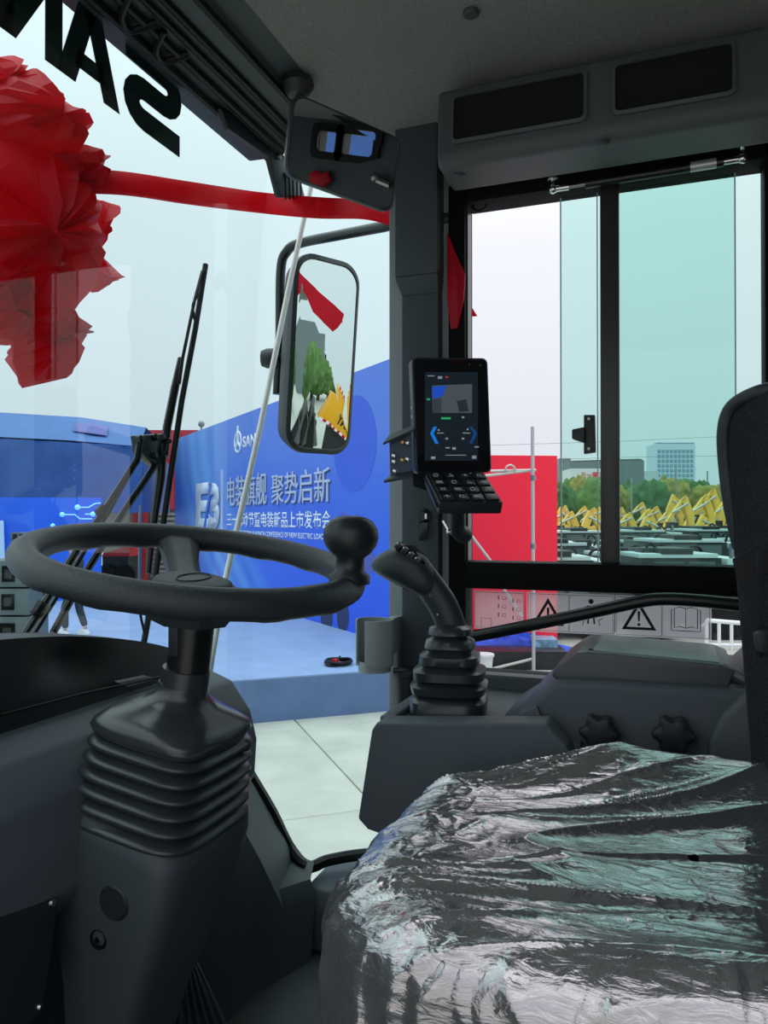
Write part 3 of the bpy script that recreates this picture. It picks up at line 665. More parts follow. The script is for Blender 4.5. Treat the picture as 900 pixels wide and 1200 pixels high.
# cup holder
ch = thing('cup_holder', 'grey plastic cup holder clipped to the pillar', 'cup holder', PX(438, 780, 1.40))
c0 = PX(439, 786, 1.40); c1 = PX(439, 728, 1.40); hgt = c1.z-c0.z
def arc_ring(r, th, z0, z1, a0=0, a1=360, n=40):
    L = []
    for i in range(n+1):
        a = radians(a0+(a1-a0)*i/n); d = V((cos(a), sin(a), 0)); b = V((c0.x, c0.y, 0))
        L.append([b+d*r+V((0, 0, z0)), b+d*r+V((0, 0, z1)), b+d*(r-th)+V((0, 0, z1)), b+d*(r-th)+V((0, 0, z0))])
    return MB().loft(L, cap=(a1-a0) < 359)
arc_ring(.037, .003, c0.z+.012, c1.z+.004, 170, 490).build('cup_wall', cup_m, ch, ang=40)
arc_ring(.032, .003, c0.z, c0.z+.02).build('cup_base', cup_m, ch, ang=40)
lathe([(0, 0), (.031, 0), (.031, .003), (0, .003)], c0, (0, 0, 1)).build('cup_floor', cup_m, ch)
MB().bb(c0.x+.03, 1.48, c0.y-.03, c0.y-.01, c0.z+.03, c1.z+.003).build('clip_arm', cup_m, ch, bevel=.003)
# black canister/holder behind the joystick foot
bh = thing('bottle_holder', 'small black holder with rounded lid between pillar and joystick', 'holder', PX(475, 790, 1.44))
lathe([(0, -.08), (.022, -.08), (.026, .0), (.030, .002), (.030, .010), (.018, .016), (0, .017)], PX(478, 792, 1.42), (0, 0, 1), 24).build('body', plastic_d, bh, ang=50)
MB().tube(spline([PX(462, 786, 1.40), PX(474, 786, 1.40), PX(486, 790, 1.41), PX(498, 783, 1.42)], 5), .006, 8).build('lever', plastic_d, bh)
MB().bb(1.46, 1.50, PX(466, 800, 1.46).y, PX(458, 800, 1.46).y, .40, .60).build('bracket', cup_m, bh, bevel=.003)

# ================================================================== MONITOR AND KEYPAD
mo = thing('display_monitor', 'black portrait touch display showing camera picture on a pillar bracket', 'monitor', PT(530, 490, 1.35))
c4m = [PT(484, 419, 1.33), PT(573, 421, 1.36), PT(575, 552, 1.36), PT(486, 556, 1.33)]
mo_o = sum(c4m, V())/4; mu = (c4m[1]-c4m[0]+c4m[2]-c4m[3]).normalized(); mv = (c4m[0]-c4m[3]+c4m[1]-c4m[2]); mv = (mv-mu*mv.dot(mu)).normalized(); mn = mu.cross(mv)
Wm = (c4m[1]-c4m[0]).length; Hm = (c4m[0]-c4m[3]).length
MB().loft([rrect(mo_o-mn*.030, mu, mv, Wm*.82, Hm*.86, .01), rrect(mo_o-mn*.022, mu, mv, Wm, Hm, .01), rrect(mo_o-mn*.002, mu, mv, Wm, Hm, .01), rrect(mo_o, mu, mv, Wm-.004, Hm-.004, .009)]).build('casing', mat('monitor_case', (.010, .012, .014, 1), .35), mo, ang=30)
MB().prism(rrect(mo_o+mn*.0002, mu, mv, Wm-.008, Hm-.008, .007), mn*.0008).build('cover_glass', mat('screen_glass', (.006, .008, .010, 1), .06, spec=.8), mo, smooth=False)
def MP(px, py): return PN(px, py, mo_o+mn*.0012, mn)
def em(name, c, s=1): return mat(name, (0, 0, 0, 1), .4, emit=rgb(*c), estr=s)
def scr(pts, m, name='screen_item', up=.0): return MB().prism([MP(a, b)+mn*up for a, b in pts], mn*.0003).build(name, m, mo, smooth=False)
scr([(498, 436), (560, 436), (560, 540), (498, 540)], em('screen_dark', (16, 26, 34)), 'screen')
scr([(506, 452), (553, 450), (553, 484), (507, 484)], em('screen_cam', (66, 76, 80)), 'camera_picture', .0004)
scr([(506, 453), (523, 452), (519, 464), (507, 468)], em('screen_blue', (25, 70, 175)), 'camera_picture', .0008)
scr([(507, 468), (517, 466), (517, 484), (507, 484)], em('screen_mid', (50, 56, 60)), 'camera_picture', .0008)
scr([(535, 470), (546, 468), (549, 482), (538, 483)], em('screen_drk2', (34, 40, 44)), 'camera_picture', .0008)
scr([(508, 500), (504, 508), (510, 520), (514, 520), (508, 508), (512, 500)], em('screen_cyan', (20, 110, 200)), 'gauge_arc', .0004)
scr([(553, 500), (559, 508), (553, 520), (550, 520), (555, 508), (550, 500)], em('screen_cyan2', (14, 60, 120)), 'gauge_arc', .0004)
for a, b, w_, h_, c in ((517, 489, 11, 2.5, 'g'), (541, 488, 3, 2, 'w'), (500, 467, 4, 2, 'g'), (513, 441, 5, 3, 'w'), (501, 440, 8, 1, 'w'), (522, 441, 3, 2, 'r'), (512, 507, 8, 1, 'w'), (542, 507, 9, 1, 'w'), (513, 503, 2, 2, 'w'), (547, 502, 2, 2, 'w'), (522, 524, 5, 1.5, 'w'), (530, 524, 4, 3, 'w'), (556, 523, 5, 1.5, 'w'), (505, 535, 5, 3, 'w'), (553, 534, 5, 3.5, 'w'), (522, 533, 24, .8, 'w'), (522, 513, 3, 2, 'w'), (541, 513, 3, 2, 'w')):
    scr([(a, b), (a+w_, b), (a+w_, b+h_), (a, b+h_)], em('scr_'+c, {'g': (40, 150, 90), 'w': (120, 130, 140), 'r': (160, 40, 40)}[c]), 'screen_item', .0004)
for a, b in ((550, 427), (563, 428)): MB().ball(MP(a, b), .0014, 8, 5).build('sensor', steel, mo)
for k in range(3):
    q = c4m[0].lerp(c4m[3], (.16, .42, .5)[k])-mn*.012; MB().box(q, (.003, .004, .014 if k == 0 else .006)).build('side_button', steel, mo, bevel=.0006)
# bracket plate with U ends
br = thing('monitor_bracket', 'folded steel bracket with screws beside the display', 'bracket', PT(465, 530, 1.36))
bt = 1.34
pb = [PT(456, 513, bt), PT(482, 501, bt), PT(484, 556, bt), PT(458, 562, bt)]
bm_ = mat('bracket_blue', (.030, .050, .085, 1), .35, .3)
MB().prism(pb, F*.003).build('plate', bm_, br)
MB().prism([PT(449, 519, bt-.03), PT(456, 510, bt), PT(482, 499, bt), PT(484, 503, bt-.015)], V((0, 0, -.004))).build('flange', plastic, br)
MB().prism([PT(450, 566, bt-.03), PT(457, 560, bt), PT(484, 554, bt), PT(484, 560, bt-.02)], V((0, 0, .004))).build('flange', plastic, br)
for a, b in ((472, 518), (478, 519), (462, 534), (462, 541), (472, 539), (478, 538), (463, 552)):
    q = PT(a, b, bt-.004); lathe([(0, 0), (.0045, 0), (.0045, .004), (.003, .005), (0, .005)], q, -F, 10).build('screw', chrome if a != 472 else mat('brass', (.5, .36, .16, 1), .3, .9), br)
MB().prism([PT(484, 500, 1.36), PT(500, 500, 1.37), PT(500, 575, 1.37), PT(484, 570, 1.36)], F*.01).build('backplate', plastic_d, br)
MB().tube([PT(500, 490, 1.40), V((1.48, PX(500, 490, 1.48).y, 1.0))], .02, 12).build('mount_arm', plastic_d, br)

kp_ = thing('keypad', 'black angled keypad of sixteen rubber keys under the display', 'keypad', PT(540, 580, 1.3))
k4 = [PT(500, 555, 1.33), PT(567, 555, 1.345), PT(587, 588, 1.265), PT(517, 588, 1.25)]
ku = (k4[1]-k4[0]+k4[2]-k4[3]).normalized(); kv = (k4[0]-k4[3]+k4[1]-k4[2]).normalized(); kn2 = ku.cross(kv).normalized()
K = lambda a, b: (k4[0]*(1-a)+k4[1]*a)*(1-b)+(k4[3]*(1-a)+k4[2]*a)*b
MB().prism([K(-.02, -.02), K(1.02, -.02), K(1.03, 1.03), K(-.03, 1.03)], -kn2*.022).build('casing', plastic_d, kp_, bevel=.003)
for i in range(4):
    for j in range(4):
        a0, a1, b0, b1 = j/4+.02, (j+1)/4-.02, i/4+.03, (i+1)/4-.03
        key = MB().prism([K(a0, b0), K(a1, b0), K(a1, b1), K(a0, b1)], kn2*.0035).build('key', mat('key_rubber', (.012, .014, .016, 1), .45), kp_, bevel=.001)
        if (i, j) == (3, 3): continue
        g = MB(); T = lambda x, y: K(a0+(a1-a0)*x, b0+(b1-b0)*y)+kn2*.0037
        kind_ = (i*4+j) % 5
        if kind_ == 0: g.tube([T(.5+.2*cos(t), .5+.28*sin(t)) for t in [2*pi*k/10 for k in range(10)]], .0005, 4, closed=True)
        elif kind_ == 1: g.tube([T(.3, .72), T(.5, .25), T(.7, .72)], .0006, 4, closed=True)
        elif kind_ == 2: g.tube([T(.25, .6), T(.5, .3), T(.75, .6)], .0006, 4).tube([T(.5, .3), T(.5, .75)], .0006, 4)
        elif kind_ == 3: g.tube([T(.35, .3), T(.35, .7)], .0008, 4).tube([T(.45, .35), T(.72, .35)], .0005, 4).tube([T(.45, .65), T(.72, .65)], .0005, 4)
        else: g.tube([T(.25, .35), T(.75, .35), T(.75, .68), T(.25, .68)], .0005, 4, closed=True).tube([T(.3, .5), T(.7, .5)], .0005, 4)
        g.build('key_icon', white_p, key)
MB().tube([PT(535, 590, 1.33), PT(535, 620, 1.36), PT(545, 628, 1.38)], .016, 12).build('socket_joint', plastic_d, kp_)
MB().tube([PT(519, 610, 1.33), PT(526, 622, 1.33)], .0022, 6).ball(PT(526, 623, 1.33), .005, 8, 6).build('lock_pin', chrome, kp_)
MB().tube([PT(567, 590, 1.33), PT(567, 601, 1.33)], .003, 6).build('foot_screw', plastic_d, kp_)
MB().prism([PT(497, 560, 1.33), PT(500, 558, 1.33), PT(516, 596, 1.25), PT(511, 594, 1.25)], F*.02).build('side_bracket', bm_, kp_)
ig = thing('ignition_switch', 'round black ignition switch with hanging key on the pillar', 'switch', PX(497, 605, 1.47))
lathe([(0, .012), (.009, .012), (.011, .008), (.016, .006), (.017, 0), (0, 0)], PX(497, 605, 1.475), (-1, 0, 0), 24).build('barrel', black, ig)
MB().box(PX(500, 605, 1.46), (.012, .004, .010)).build('key_blade', chrome, ig)
MB().prism([PX(a, b, 1.458) for a, b in ((494, 612), (502, 612), (499, 632), (491, 634), (489, 628))], (.006, 0, 0)).build('key_head', black, ig, bevel=.002)

# ================================================================== SEAT
st_ = thing('driver_seat', 'black mesh fabric driver seat with cushion and backrest', 'seat', (.79, .0, 0))
SC0 = V((.832, -.02, 0)); HX, HY = .232, .328; ZT = .515
def seat_shape(th, m, out=0.0, dis=0.0):
    """th angle, m 0..1 top disc, 1..2 edge and side"""
    ct, stt = cos(th), sin(th); ex = 5.0
    k = 1/((abs(ct)**ex+abs(stt)**ex)**(1/ex))
    r = .055
    if m <= 1: g = m*(1-r/.28); dz = 0; nx = 0
    else:
        q = m-1; a = min(q/.45, 1)*pi/2; g = (1-r/.28)+r/.28*sin(a); dz = r*(1-cos(a))+max(0, q-.45)*.34; nx = sin(a)
    x = SC0.x+ct*k*g*(HX+out); y = SC0.y+stt*k*g*(HY+out)
    u = (x-SC0.x)/HX; v = (y-SC0.y)/HY
    z = ZT-dz
    z += -.014*(1-min(1, u*u))*(1-max(0, v)**2)                      # dished middle
    bol = math.exp(-((u-.82)/.30)**2)*max(0, min(1, (.75-v)/.5))*.040    # far bolster, rising towards the back
    bol += math.exp(-((u+.95)/.22)**2)*max(0, min(1, (.2-v)/.6))*.02
    z += bol*(1-min(1, dz/.06))
    z -= .02*max(0, v-.6)**2
    p = V((x, y, z)); n = V((ct*nx, stt*nx, max(.0, 1-nx*.999))).normalized()
    return p+n*(out+dis), n, p
L = [[seat_shape(2*pi*k/96, (i/30)*1.9)[0] for k in range(96)] for i in range(1, 31)]
fab = mat('seat_mesh_fabric', (.010, .011, .014, 1), .85, spec=.2)
# woven dots
t_ = fab.node_tree; b_ = t_.nodes['Principled BSDF']; vz = t_.nodes.new('ShaderNodeTexVoronoi'); vz.inputs['Scale'].default_value = 420
tcn = t_.nodes.new('ShaderNodeTexCoord'); rp = t_.nodes.new('ShaderNodeValToRGB'); rp.color_ramp.elements[0].color = (.002, .002, .003, 1); rp.color_ramp.elements[1].color = (.028, .030, .036, 1); rp.color_ramp.elements[0].position = .2; rp.color_ramp.elements[1].position = .5
bpn = t_.nodes.new('ShaderNodeBump'); bpn.inputs['Strength'].default_value = .6; bpn.inputs['Distance'].default_value = .002
t_.links.new(tcn.outputs['Object'], vz.inputs['Vector']); t_.links.new(vz.outputs['Distance'], rp.inputs[0]); t_.links.new(rp.outputs[0], b_.inputs['Base Color']); t_.links.new(vz.outputs['Distance'], bpn.inputs['Height']); t_.links.new(bpn.outputs[0], b_.inputs['Normal'])
MB().loft(L).build('cushion', fab, st_, ang=80)
MB().bb(.60, .97, -.28, .18, .10, .30).build('suspension_base', plastic_d, st_, bevel=.02)
MB().bb(.56, 1.01, -.30, .21, 0, .10).build('seat_plinth', plastic_d, st_, bevel=.01)
MB().bb(.57, 1.0, -.29, .22, .30, .36).build('seat_pan', plastic_d, st_, bevel=.01)
# backrest: outline lofted through height, wings forward
L = []
for i in range(29):
    t = i/28; z = .50+t*.515
    f = max(0, (z-.955)/.06); hw = .262-.075*f**2.4-.012*(1-t)
    yb_ = -.185+.015*t; wing = .085+.012*t; row = []
    for k in range(44):
        a = 2*pi*k/44; ct, s_ = cos(a), sin(a)
        x = math.copysign(abs(ct)**.55, ct)*hw; fwd = math.copysign(abs(s_)**.6, s_)
        row.append(V((.80+x, yb_+fwd*(.045-.02*f**3)+wing*(abs(x)/.262)**3, z)))
    L.append(row)
MB().loft(L).build('backrest', fab, st_, ang=80)
bx = [PX(a, b, 1.04) for a, b in ((850, 505), (852, 480), (866, 468), (900, 458))]
MB().tube(spline([PX(868, 642, 1.055), PX(857, 590, 1.055), PX(851, 540, 1.055), PX(850, 505, 1.05), PX(856, 482, 1.045), PX(872, 468, 1.03), PX(900, 458, 1.0), PX(960, 452, .95)], 6), .010, 10).build('piping', plastic_d, st_)
MB().prism([PX(a, b, 1.06) for a, b in ((854, 476), (874, 476), (874, 500), (854, 500))], (.02, 0, 0)).build('side_tab', plastic_d, st_, bevel=.003)
# seat belt webbing
sb = thing('seat_belt', 'black seat belt webbing folded beside the backrest', 'seat belt', PX(880, 700, 1.05))
web = mat('belt_web', (.012, .013, .016, 1), .7, bump=.5, bscale=600)
MB().prism([PX(a, b, 1.0) for a, b in ((857, 655), (885, 640), (905, 640), (905, 765), (885, 770), (884, 735), (866, 690))], (.012, -.004, 0)).build('webbing', web, sb, bevel=.003)
MB().prism([PX(a, b, .985) for a, b in ((884, 645), (905, 640), (905, 672), (886, 672))], (-.01, 0, 0)).build('webbing_fold', web, sb, bevel=.003)
MB().prism([PX(a, b, .98) for a, b in ((884, 742), (905, 735), (905, 768), (886, 764))], (.02, 0, 0)).build('buckle', plastic_d, sb, bevel=.004)

# crumpled plastic film over the cushion
def ridg(p): return 1-abs(noise.noise(p))*2
def crease(x, y):
    # long folds that fan out from the front and run back along the seat, with small crackle between
    wx = x+.05*noise.noise(V((x*3.1, y*2.2, 3.3))); wy = y+.07*noise.noise(V((x*2.3, y*2.9, 7.7)))
    fan = wx+.22*wy+.9*(wx-.75)*(wy-.1)
    amp = .55+.9*max(0, noise.noise(V((x*4, y*4, 2.0)))+.3)
    s = .0065*noise.noise(V((fan*11, wy*1.6, 6.6)))
    a = ridg(V((fan*12, wy*1.5, .3))); s += .0110*amp*max(0, a)**7
    a = ridg(V((fan*24+5, wy*2.6, 1.7))); s += .0050*amp*max(0, a)**6
    k = max(0, noise.noise(V((x*6, y*6, 8.0)))+.15)
    a = ridg(V((wx*17+wy*9, wy*17-wx*5, 4.1))); s += .0042*k*max(0, a)**5
    a = ridg(V((wx*30-wy*24, wy*26+wx*20, 9.1))); s += .0026*k*max(0, a)**5
    return s
L = []
NT, NM = 520, 210
for i in range(2, NM+1):
    m = (i/NM)*1.98; row = []
    for k in range(NT):
        th = 2*pi*k/NT
        p, n, _ = seat_shape(th, m, .004)
        if m > 1:
            # side of the cushion: vertical gathers
            q = (m-1)
            s = crease(p.x, p.y)*(1-min(1, q)*.5)
            arc = th*.29
            s += .006*max(0, ridg(V((arc*22+.8*noise.noise(p*9), p.z*7, 2.2))))**3*min(1, q*1.5)
            s += .003*max(0, ridg(V((arc*48, p.z*15, 8.2))))**4*min(1, q*2)
            s += .012*max(0, noise.noise(V((arc*6, p.z*8, 5))))*min(1, q)
        else: s = crease(p.x, p.y)
        row.append(p+n*s)
    L.append(row)
fm = bpy.data.materials.new('plastic_film'); fm.use_nodes = True; t = fm.node_tree; t.nodes.clear()
ou = t.nodes.new('ShaderNodeOutputMaterial'); tr = t.nodes.new('ShaderNodeBsdfTransparent'); tr.inputs[0].default_value = (.93, .95, .95, 1)
gl = t.nodes.new('ShaderNodeBsdfGlossy'); gl.inputs['Roughness'].default_value = .07; gl.inputs[0].default_value = (1, .96, .98, 1)
df = t.nodes.new('ShaderNodeBsdfDiffuse'); df.inputs[0].default_value = (.75, .8, .82, 1)
lw = t.nodes.new('ShaderNodeLayerWeight'); lw.inputs[0].default_value = .72
mr = t.nodes.new('ShaderNodeMapRange'); mr.inputs['From Min'].default_value = 0; mr.inputs['From Max'].default_value = 1; mr.inputs['To Min'].default_value = .15; mr.inputs['To Max'].default_value = 1.0
tcn = t.nodes.new('ShaderNodeTexCoord'); mp_ = t.nodes.new('ShaderNodeMapping'); mp_.inputs['Scale'].default_value = (70, 24, 70); n1 = t.nodes.new('ShaderNodeTexNoise'); n1.inputs['Scale'].default_value = 1; n1.inputs['Detail'].default_value = 6; n1.inputs['Distortion'].default_value = 1.6
b1 = t.nodes.new('ShaderNodeBump'); b1.inputs['Strength'].default_value = .5; b1.inputs['Distance'].default_value = .004
m1 = t.nodes.new('ShaderNodeMixShader'); m2 = t.nodes.new('ShaderNodeMixShader'); m1.inputs[0].default_value = .17
t.links.new(tcn.outputs['Object'], mp_.inputs[0]); t.links.new(mp_.outputs[0], n1.inputs['Vector']); t.links.new(n1.outputs['Fac'], b1.inputs['Height'])
for q in (gl, lw): t.links.new(b1.outputs[0], q.inputs['Normal'])
t.links.new(lw.outputs['Fresnel'], mr.inputs['Value']); t.links.new(tr.outputs[0], m1.inputs[1]); t.links.new(df.outputs[0], m1.inputs[2])
t.links.new(mr.outputs[0], m2.inputs[0]); t.links.new(m1.outputs[0], m2.inputs[1]); t.links.new(gl.outputs[0], m2.inputs[2]); t.links.new(m2.outputs[0], ou.inputs[0])
o = MB().loft(L, cap=False).build('plastic_cover', fm, None, ang=180)
tag(o, 'crumpled clear plastic wrap stretched over the seat cushion', 'plastic wrap')

# ================================================================== WIPER, CABLE, RIBBONS
wi = thing('windscreen_wiper', 'black double-arm wiper standing upright outside the windscreen', 'wiper', PY(180, 520, .88))
WY = .87
W_ = lambda px, py, dy=0: PY(px, py, WY+dy)
MB().tube([W_(241, 310), W_(229, 385), W_(213, 470), W_(204, 530), W_(192, 610), W_(180, 690), W_(168, 757)], .0055, 8).build('blade', seal_m, wi)
MB().tube([W_(237, 318), W_(228, 352), W_(214, 420), W_(210, 450)], .0035, 6).build('blade_spring', black, wi)
MB().tube(spline([W_(232, 345), W_(226, 358), W_(228, 375)], 4), .003, 6).build('blade_claw', black, wi)
MB().tube([W_(212, 420, .02), W_(205, 455, .02), W_(196, 500, .02), W_(192, 535, .02)], [.006, .008, .008, .009], 8).build('upper_arm', black, wi)
MB().tube([W_(190, 520, .02), W_(188, 560, .02), W_(182, 600, .02), W_(177, 640, .02), W_(174, 672, .02)], [.010, .009, .007, .006, .005], 8).build('lower_arm', black, wi)
MB().prism([W_(a, b, .015) for a, b in ((163, 510), (195, 508), (200, 516), (196, 540), (186, 548), (176, 540), (166, 530))], (0, .02, 0)).build('pivot_block', black, wi, bevel=.003)
for a, b in ((166, 514), (183, 512), (198, 517), (182, 534), (193, 531)): lathe([(0, -.01), (.006, -.01), (.007, 0), (.004, .004), (0, .004)], W_(a, b, .012), (0, -1, 0), 10).build('pivot_nut', black, wi)
MB().tube([W_(165, 512, .02), W_(160, 540, .02), W_(120, 602, .02), W_(90, 645, .02), W_(30, 742, .02), W_(10, 774, .02), V((W_(10, 774).x, .87, -.08))], .006, 8).build('link_rod', black, wi)
MB().tube([W_(168, 526, .03), W_(128, 598, .03), W_(40, 742, .03)], .004, 8).build('link_rod', black, wi)
MB().tube([W_(182, 545, .02), W_(145, 600, .02), W_(98, 675, .02), W_(62, 742, .02)], .006, 8).build('link_rod', black, wi)
MB().tube(spline([W_(200, 560, .01), W_(194, 590, .01), W_(190, 610, .01)], 4), .003, 6).build('hose', seal_m, wi)
MB().tube(spline([W_(167, 690), W_(164, 715), W_(170, 745)], 4), .0025, 6).build('hose', seal_m, wi)
MB().tube([W_(42, 720, .015), W_(50, 708, .015)], .010, 8).tube([W_(117, 602, .015), W_(122, 596, .015)], .010, 8).build('hose_clip', seal_m, wi)

TY = GY+.022
o = MB().tube([PY(366, 212, TY), PY(340, 330, TY), PY(305, 500, TY), PY(262, 690, TY), PY(242, 808, TY)], .0062, 10).build('white_tube', mat('white_tube', (.93, .88, .88, 1), .45)); tag(o, 'thin straight white tube slanting up the outside of the windscreen', 'tube')

def puff(outline, bulge, Yd, mb, seed=0, c=None):
    """a stuffed, sharply creased cloth lobe: outline at depth Yd, real thickness both ways"""
    rnd = random.Random(int(seed*10)+3); P = []
    n = len(outline)
    for i in range(n):
        a = V(outline[i]); b = V(outline[(i+1) % n])
        for k in range(3): P.append(a.lerp(b, k/3))
    m = len(P); cx = V(c) if c else sum(P, V((0, 0)))/m+V((rnd.uniform(-8, 8), rnd.uniform(-8, 8)))
    W = [PY(p.x, p.y, Yd) for p in P]; cw = PY(cx.x, cx.y, Yd)
    al = [rnd.uniform(.35, 1.2) if k % 2 else rnd.uniform(.0, .45) for k in range(m)]
    L = []
    for s_, f in ((.02, -1.0), (.30, -.95), (.62, -.75), (.88, -.35), (1.0, 0), (.88, .35), (.62, .75), (.30, .95), (.02, 1.0)):
        L.append([cw.lerp(W[j], s_)+V((0, f*bulge*(1 if abs(f) == 1 else .55+.9*al[j]), 0))+V((.010*noise.noise(W[j]*20+V((s_*3, f, 0))), 0, .010*noise.noise(W[j]*20+V((5, s_*3, f)))))*(1 if 0 < abs(f) < 1 else 0) for j in range(m)])
    mb.loft(L)
bow = thing('red_bow', 'large crumpled red cloth bow hanging outside the windscreen', 'bow', PY(50, 250, .98))
lobes = [(((-82, 112), (-30, 62), (-10, 68), (10, 65), (28, 83), (40, 100), (5, 130), (-66, 158)), .05, 1.02),
         (((-30, 110), (5, 92), (38, 80), (60, 105), (99, 150), (96, 163), (84, 180), (60, 190), (10, 170), (-20, 150)), .06, .97),
         (((60, 180), (100, 169), (120, 182), (112, 190), (116, 225), (95, 235), (75, 215)), .04, .95),
         (((-95, 200), (-70, 150), (20, 165), (80, 180), (100, 215), (112, 240), (113, 300), (100, 345), (80, 375), (40, 370), (10, 345), (-50, 352), (-88, 300)), .07, .96),
         (((108, 232), (140, 241), (128, 268), (114, 297), (105, 270)), .02, .99),
         (((112, 293), (142, 322), (128, 330), (108, 343), (103, 330)), .02, .98),
         (((-78, 300), (5, 300), (28, 330), (32, 370), (20, 392), (10, 405), (-5, 398), (-40, 402), (-70, 360)), .05, .98),
         (((28, 385), (40, 365), (70, 358), (84, 362), (103, 388), (97, 396), (78, 443), (26, 455), (15, 425), (16, 400)), .045, .95)]
for i, (ol, bu, yd) in enumerate(lobes):
    mb = MB(); puff([(a, b) for a, b in ol], bu, yd, mb, i*3.1); mb.build('bow_loop', red_m, bow, ang=22)
def band(pts, ws_, name, parent, dep=.012):
    """folded cloth band"""
    P = spline(pts, 8); m = len(P); L = []
    for i, p in enumerate(P):
        t = i/(m-1); w_ = ws_[0]+(ws_[-1]-ws_[0])*t if len(ws_) == 2 else ws_[min(len(ws_)-1, int(t*len(ws_)))]
        tw = .5*sin(t*7+1); L.append([p+V((0, dep*sin(tw+q)*.8, w_*.5*cos(q)*(1+.15*sin(5*t+3*q))-.0)) for q in [0, .7, 1.5, 2.2, 3.14, 3.9, 4.7, 5.5]])
    return MB().loft(L).build(name, red_m, parent, ang=25)
o = band([PY(95, 212, .93), PY(150, 217, .90), PY(220, 228, .87), PY(300, 238, .86), PX(370, 243, 1.48), PX(425, 244, 1.60), PX(458, 252, 1.66)], [.044, .046], 'red_ribbon', None); tag(o, 'red cloth ribbon tied from the bow across to the front pillar', 'ribbon')
rt = thing('red_ribbon', 'red cloth ribbon tail knotted behind the pillar at the side window', 'ribbon', PX(535, 330, 1.5))
mb = MB(); P = [PX(a, b, 1.484) for a, b in ((524, 272), (531, 290), (545, 322), (543, 350), (536, 384), (528, 385), (524, 350))]
mid = PX(535, 330, 1.475)
mb.add([*P, mid, *[p+V((.006, 0, 0)) for p in P]], [(i, (i+1) % 7, 7) for i in range(7)] + [tuple(range(8, 15))] + [(i, (i+1) % 7, 8+(i+1) % 7, 8+i) for i in range(7)])
mb.build('tail', red_m, rt, smooth=False)
MB().prism([PX(a, b, 1.60) for a, b in ((545, 350), (551, 357), (559, 370), (540, 372))], (.004, 0, 0)).build('tail', red_m, rt, smooth=False)

# ================================================================== OUTSIDE MIRROR
em_ = thing('side_mirror', 'large upright outside mirror with black housing on a bent tube arm', 'mirror', PT(378, 418, 2.1))
Mc = PT(378, 418, 2.1)
az = radians(240); pt_ = radians(-5.7)
mnn = V((cos(az)*cos(pt_), sin(az)*cos(pt_), sin(pt_))); mu_ = V((-sin(az), cos(az), 0)); mu_ = -mu_ if mu_.dot(R) < 0 else mu_
mv_ = mu_.cross(mnn); mv_ = mv_ if mv_.z > 0 else -mv_
def mrr(w_, h_, r, off): return rrect(Mc+mnn*off, mu_, mv_, w_, h_, r, 6)
MB().loft([mrr(.10, .36, .04, -.085), mrr(.17, .47, .05, -.075), mrr(.20, .50, .055, -.05), mrr(.215, .53, .06, -.01), mrr(.215, .53, .06, .005), mrr(.195, .505, .05, .010), mrr(.188, .498, .05, .002)]).build('housing', plastic_d, em_, ang=50)
MR = 3.0                                             # slightly convex glass
L = []
for q in range(9):
    f = max(.02, q/8); row = []
    for p in mrr(.19, .50, .05, 0):
        p2 = Mc+(p-Mc)*f; r2_ = (p2-Mc).length_squared; row.append(p2+mnn*(.0045+(.0725-r2_)/(2*MR)*.9))
    L.append(row)
g_ = MB().loft(L, cap=False).build('mirror_glass', mirror_m, em_, ang=90)
def mref(px, py, dist):
    h = PN(px, py, Mc+mnn*.01, mnn); nl = (mnn+(h-Mc)/MR*.9).normalized(); d = (h-EYE).normalized(); r = d-nl*2*d.dot(nl); return h+r*dist
mt = [(345, 312), (372, 340), (405, 371), (406, 381), (396, 383), (388, 389), (366, 366), (345, 345)]
o = MB().prism([mref(a, b, .28) for a, b in mt], (0, -.004, 0)).build('red_ribbon', red_m, None, smooth=False); tag(o, 'flat red ribbon end that shows as a diagonal strip in the outside mirror', 'ribbon')
arm = spline([V((1.56, .50, 1.37)), PT(470, 261, 1.80), PT(452, 265, 1.85), PT(400, 275, 2.0), PT(352, 285, 2.13), PT(336, 295, 2.17), PT(329, 318, 2.18), PT(328, 400, 2.18), PT(325, 462, 2.18)], 6)
MB().tube(arm, .0135, 12).build('arm', black, em_)
lathe([(0, -.025), (.022, -.025), (.028, -.01), (.028, .01), (.022, .025), (0, .025)], PT(317, 420, 2.17), (-.3, .95, 0), 20).build('clamp_knob', plastic_d, em_)
MB().tube([PT(328, 420, 2.18), Mc-mnn*.06], .016, 10).build('clamp', plastic_d, em_)

# ================================================================== OUTSIDE: GROUND, STAGE, BANNER
conc = mat('concrete', (.44, .44, .40, 1), .85, vary=.12, vscale=1.6, bump=.3, bscale=60)
gd = thing('ground', 'pale concrete yard slabs', 'ground', (0, 0, GZ), kind='structure')
MB().bb(-400, 900, -500, 900, GZ-.30, GZ-.02).build('yard', conc, gd, smooth=False)
# slabs near the cab, laid parallel to the stage front
sA = PZ(290, 850, GZ); sB = PZ(455, 835, GZ); sd = (sB-sA).normalized(); sn = V((-sd.y, sd.x, 0)); sn = sn if sn.dot(F) > 0 else -sn
slab_me = None
crk = PZ(350, 850, GZ)
k = 0
for i in range(-3, 4):
    for j in range(-3, 1):
        c = crk+sd*(i*3.6+1.8)+sn*(j*2.9+1.2)
        if slab_me is None:
            slab_me = MB().box((0, 0, 0), (3.585, 2.885, .06)).mesh('slab', .008, 1); 
        ob = bpy.data.objects.new('slab', slab_me); COL.objects.link(ob)
        if not slab_me.materials: slab_me.materials.append(conc)
        ob.parent = gd; ob.location = V((c.x, c.y, .008))+V((0, 0, 0)); ob.rotation_euler = (0, 0, atan2(sd.y, sd.x))
        ob.location = V((c.x, c.y, GZ-.012+.0))-V((0, 0, GZ)); ob.location.z = -.012

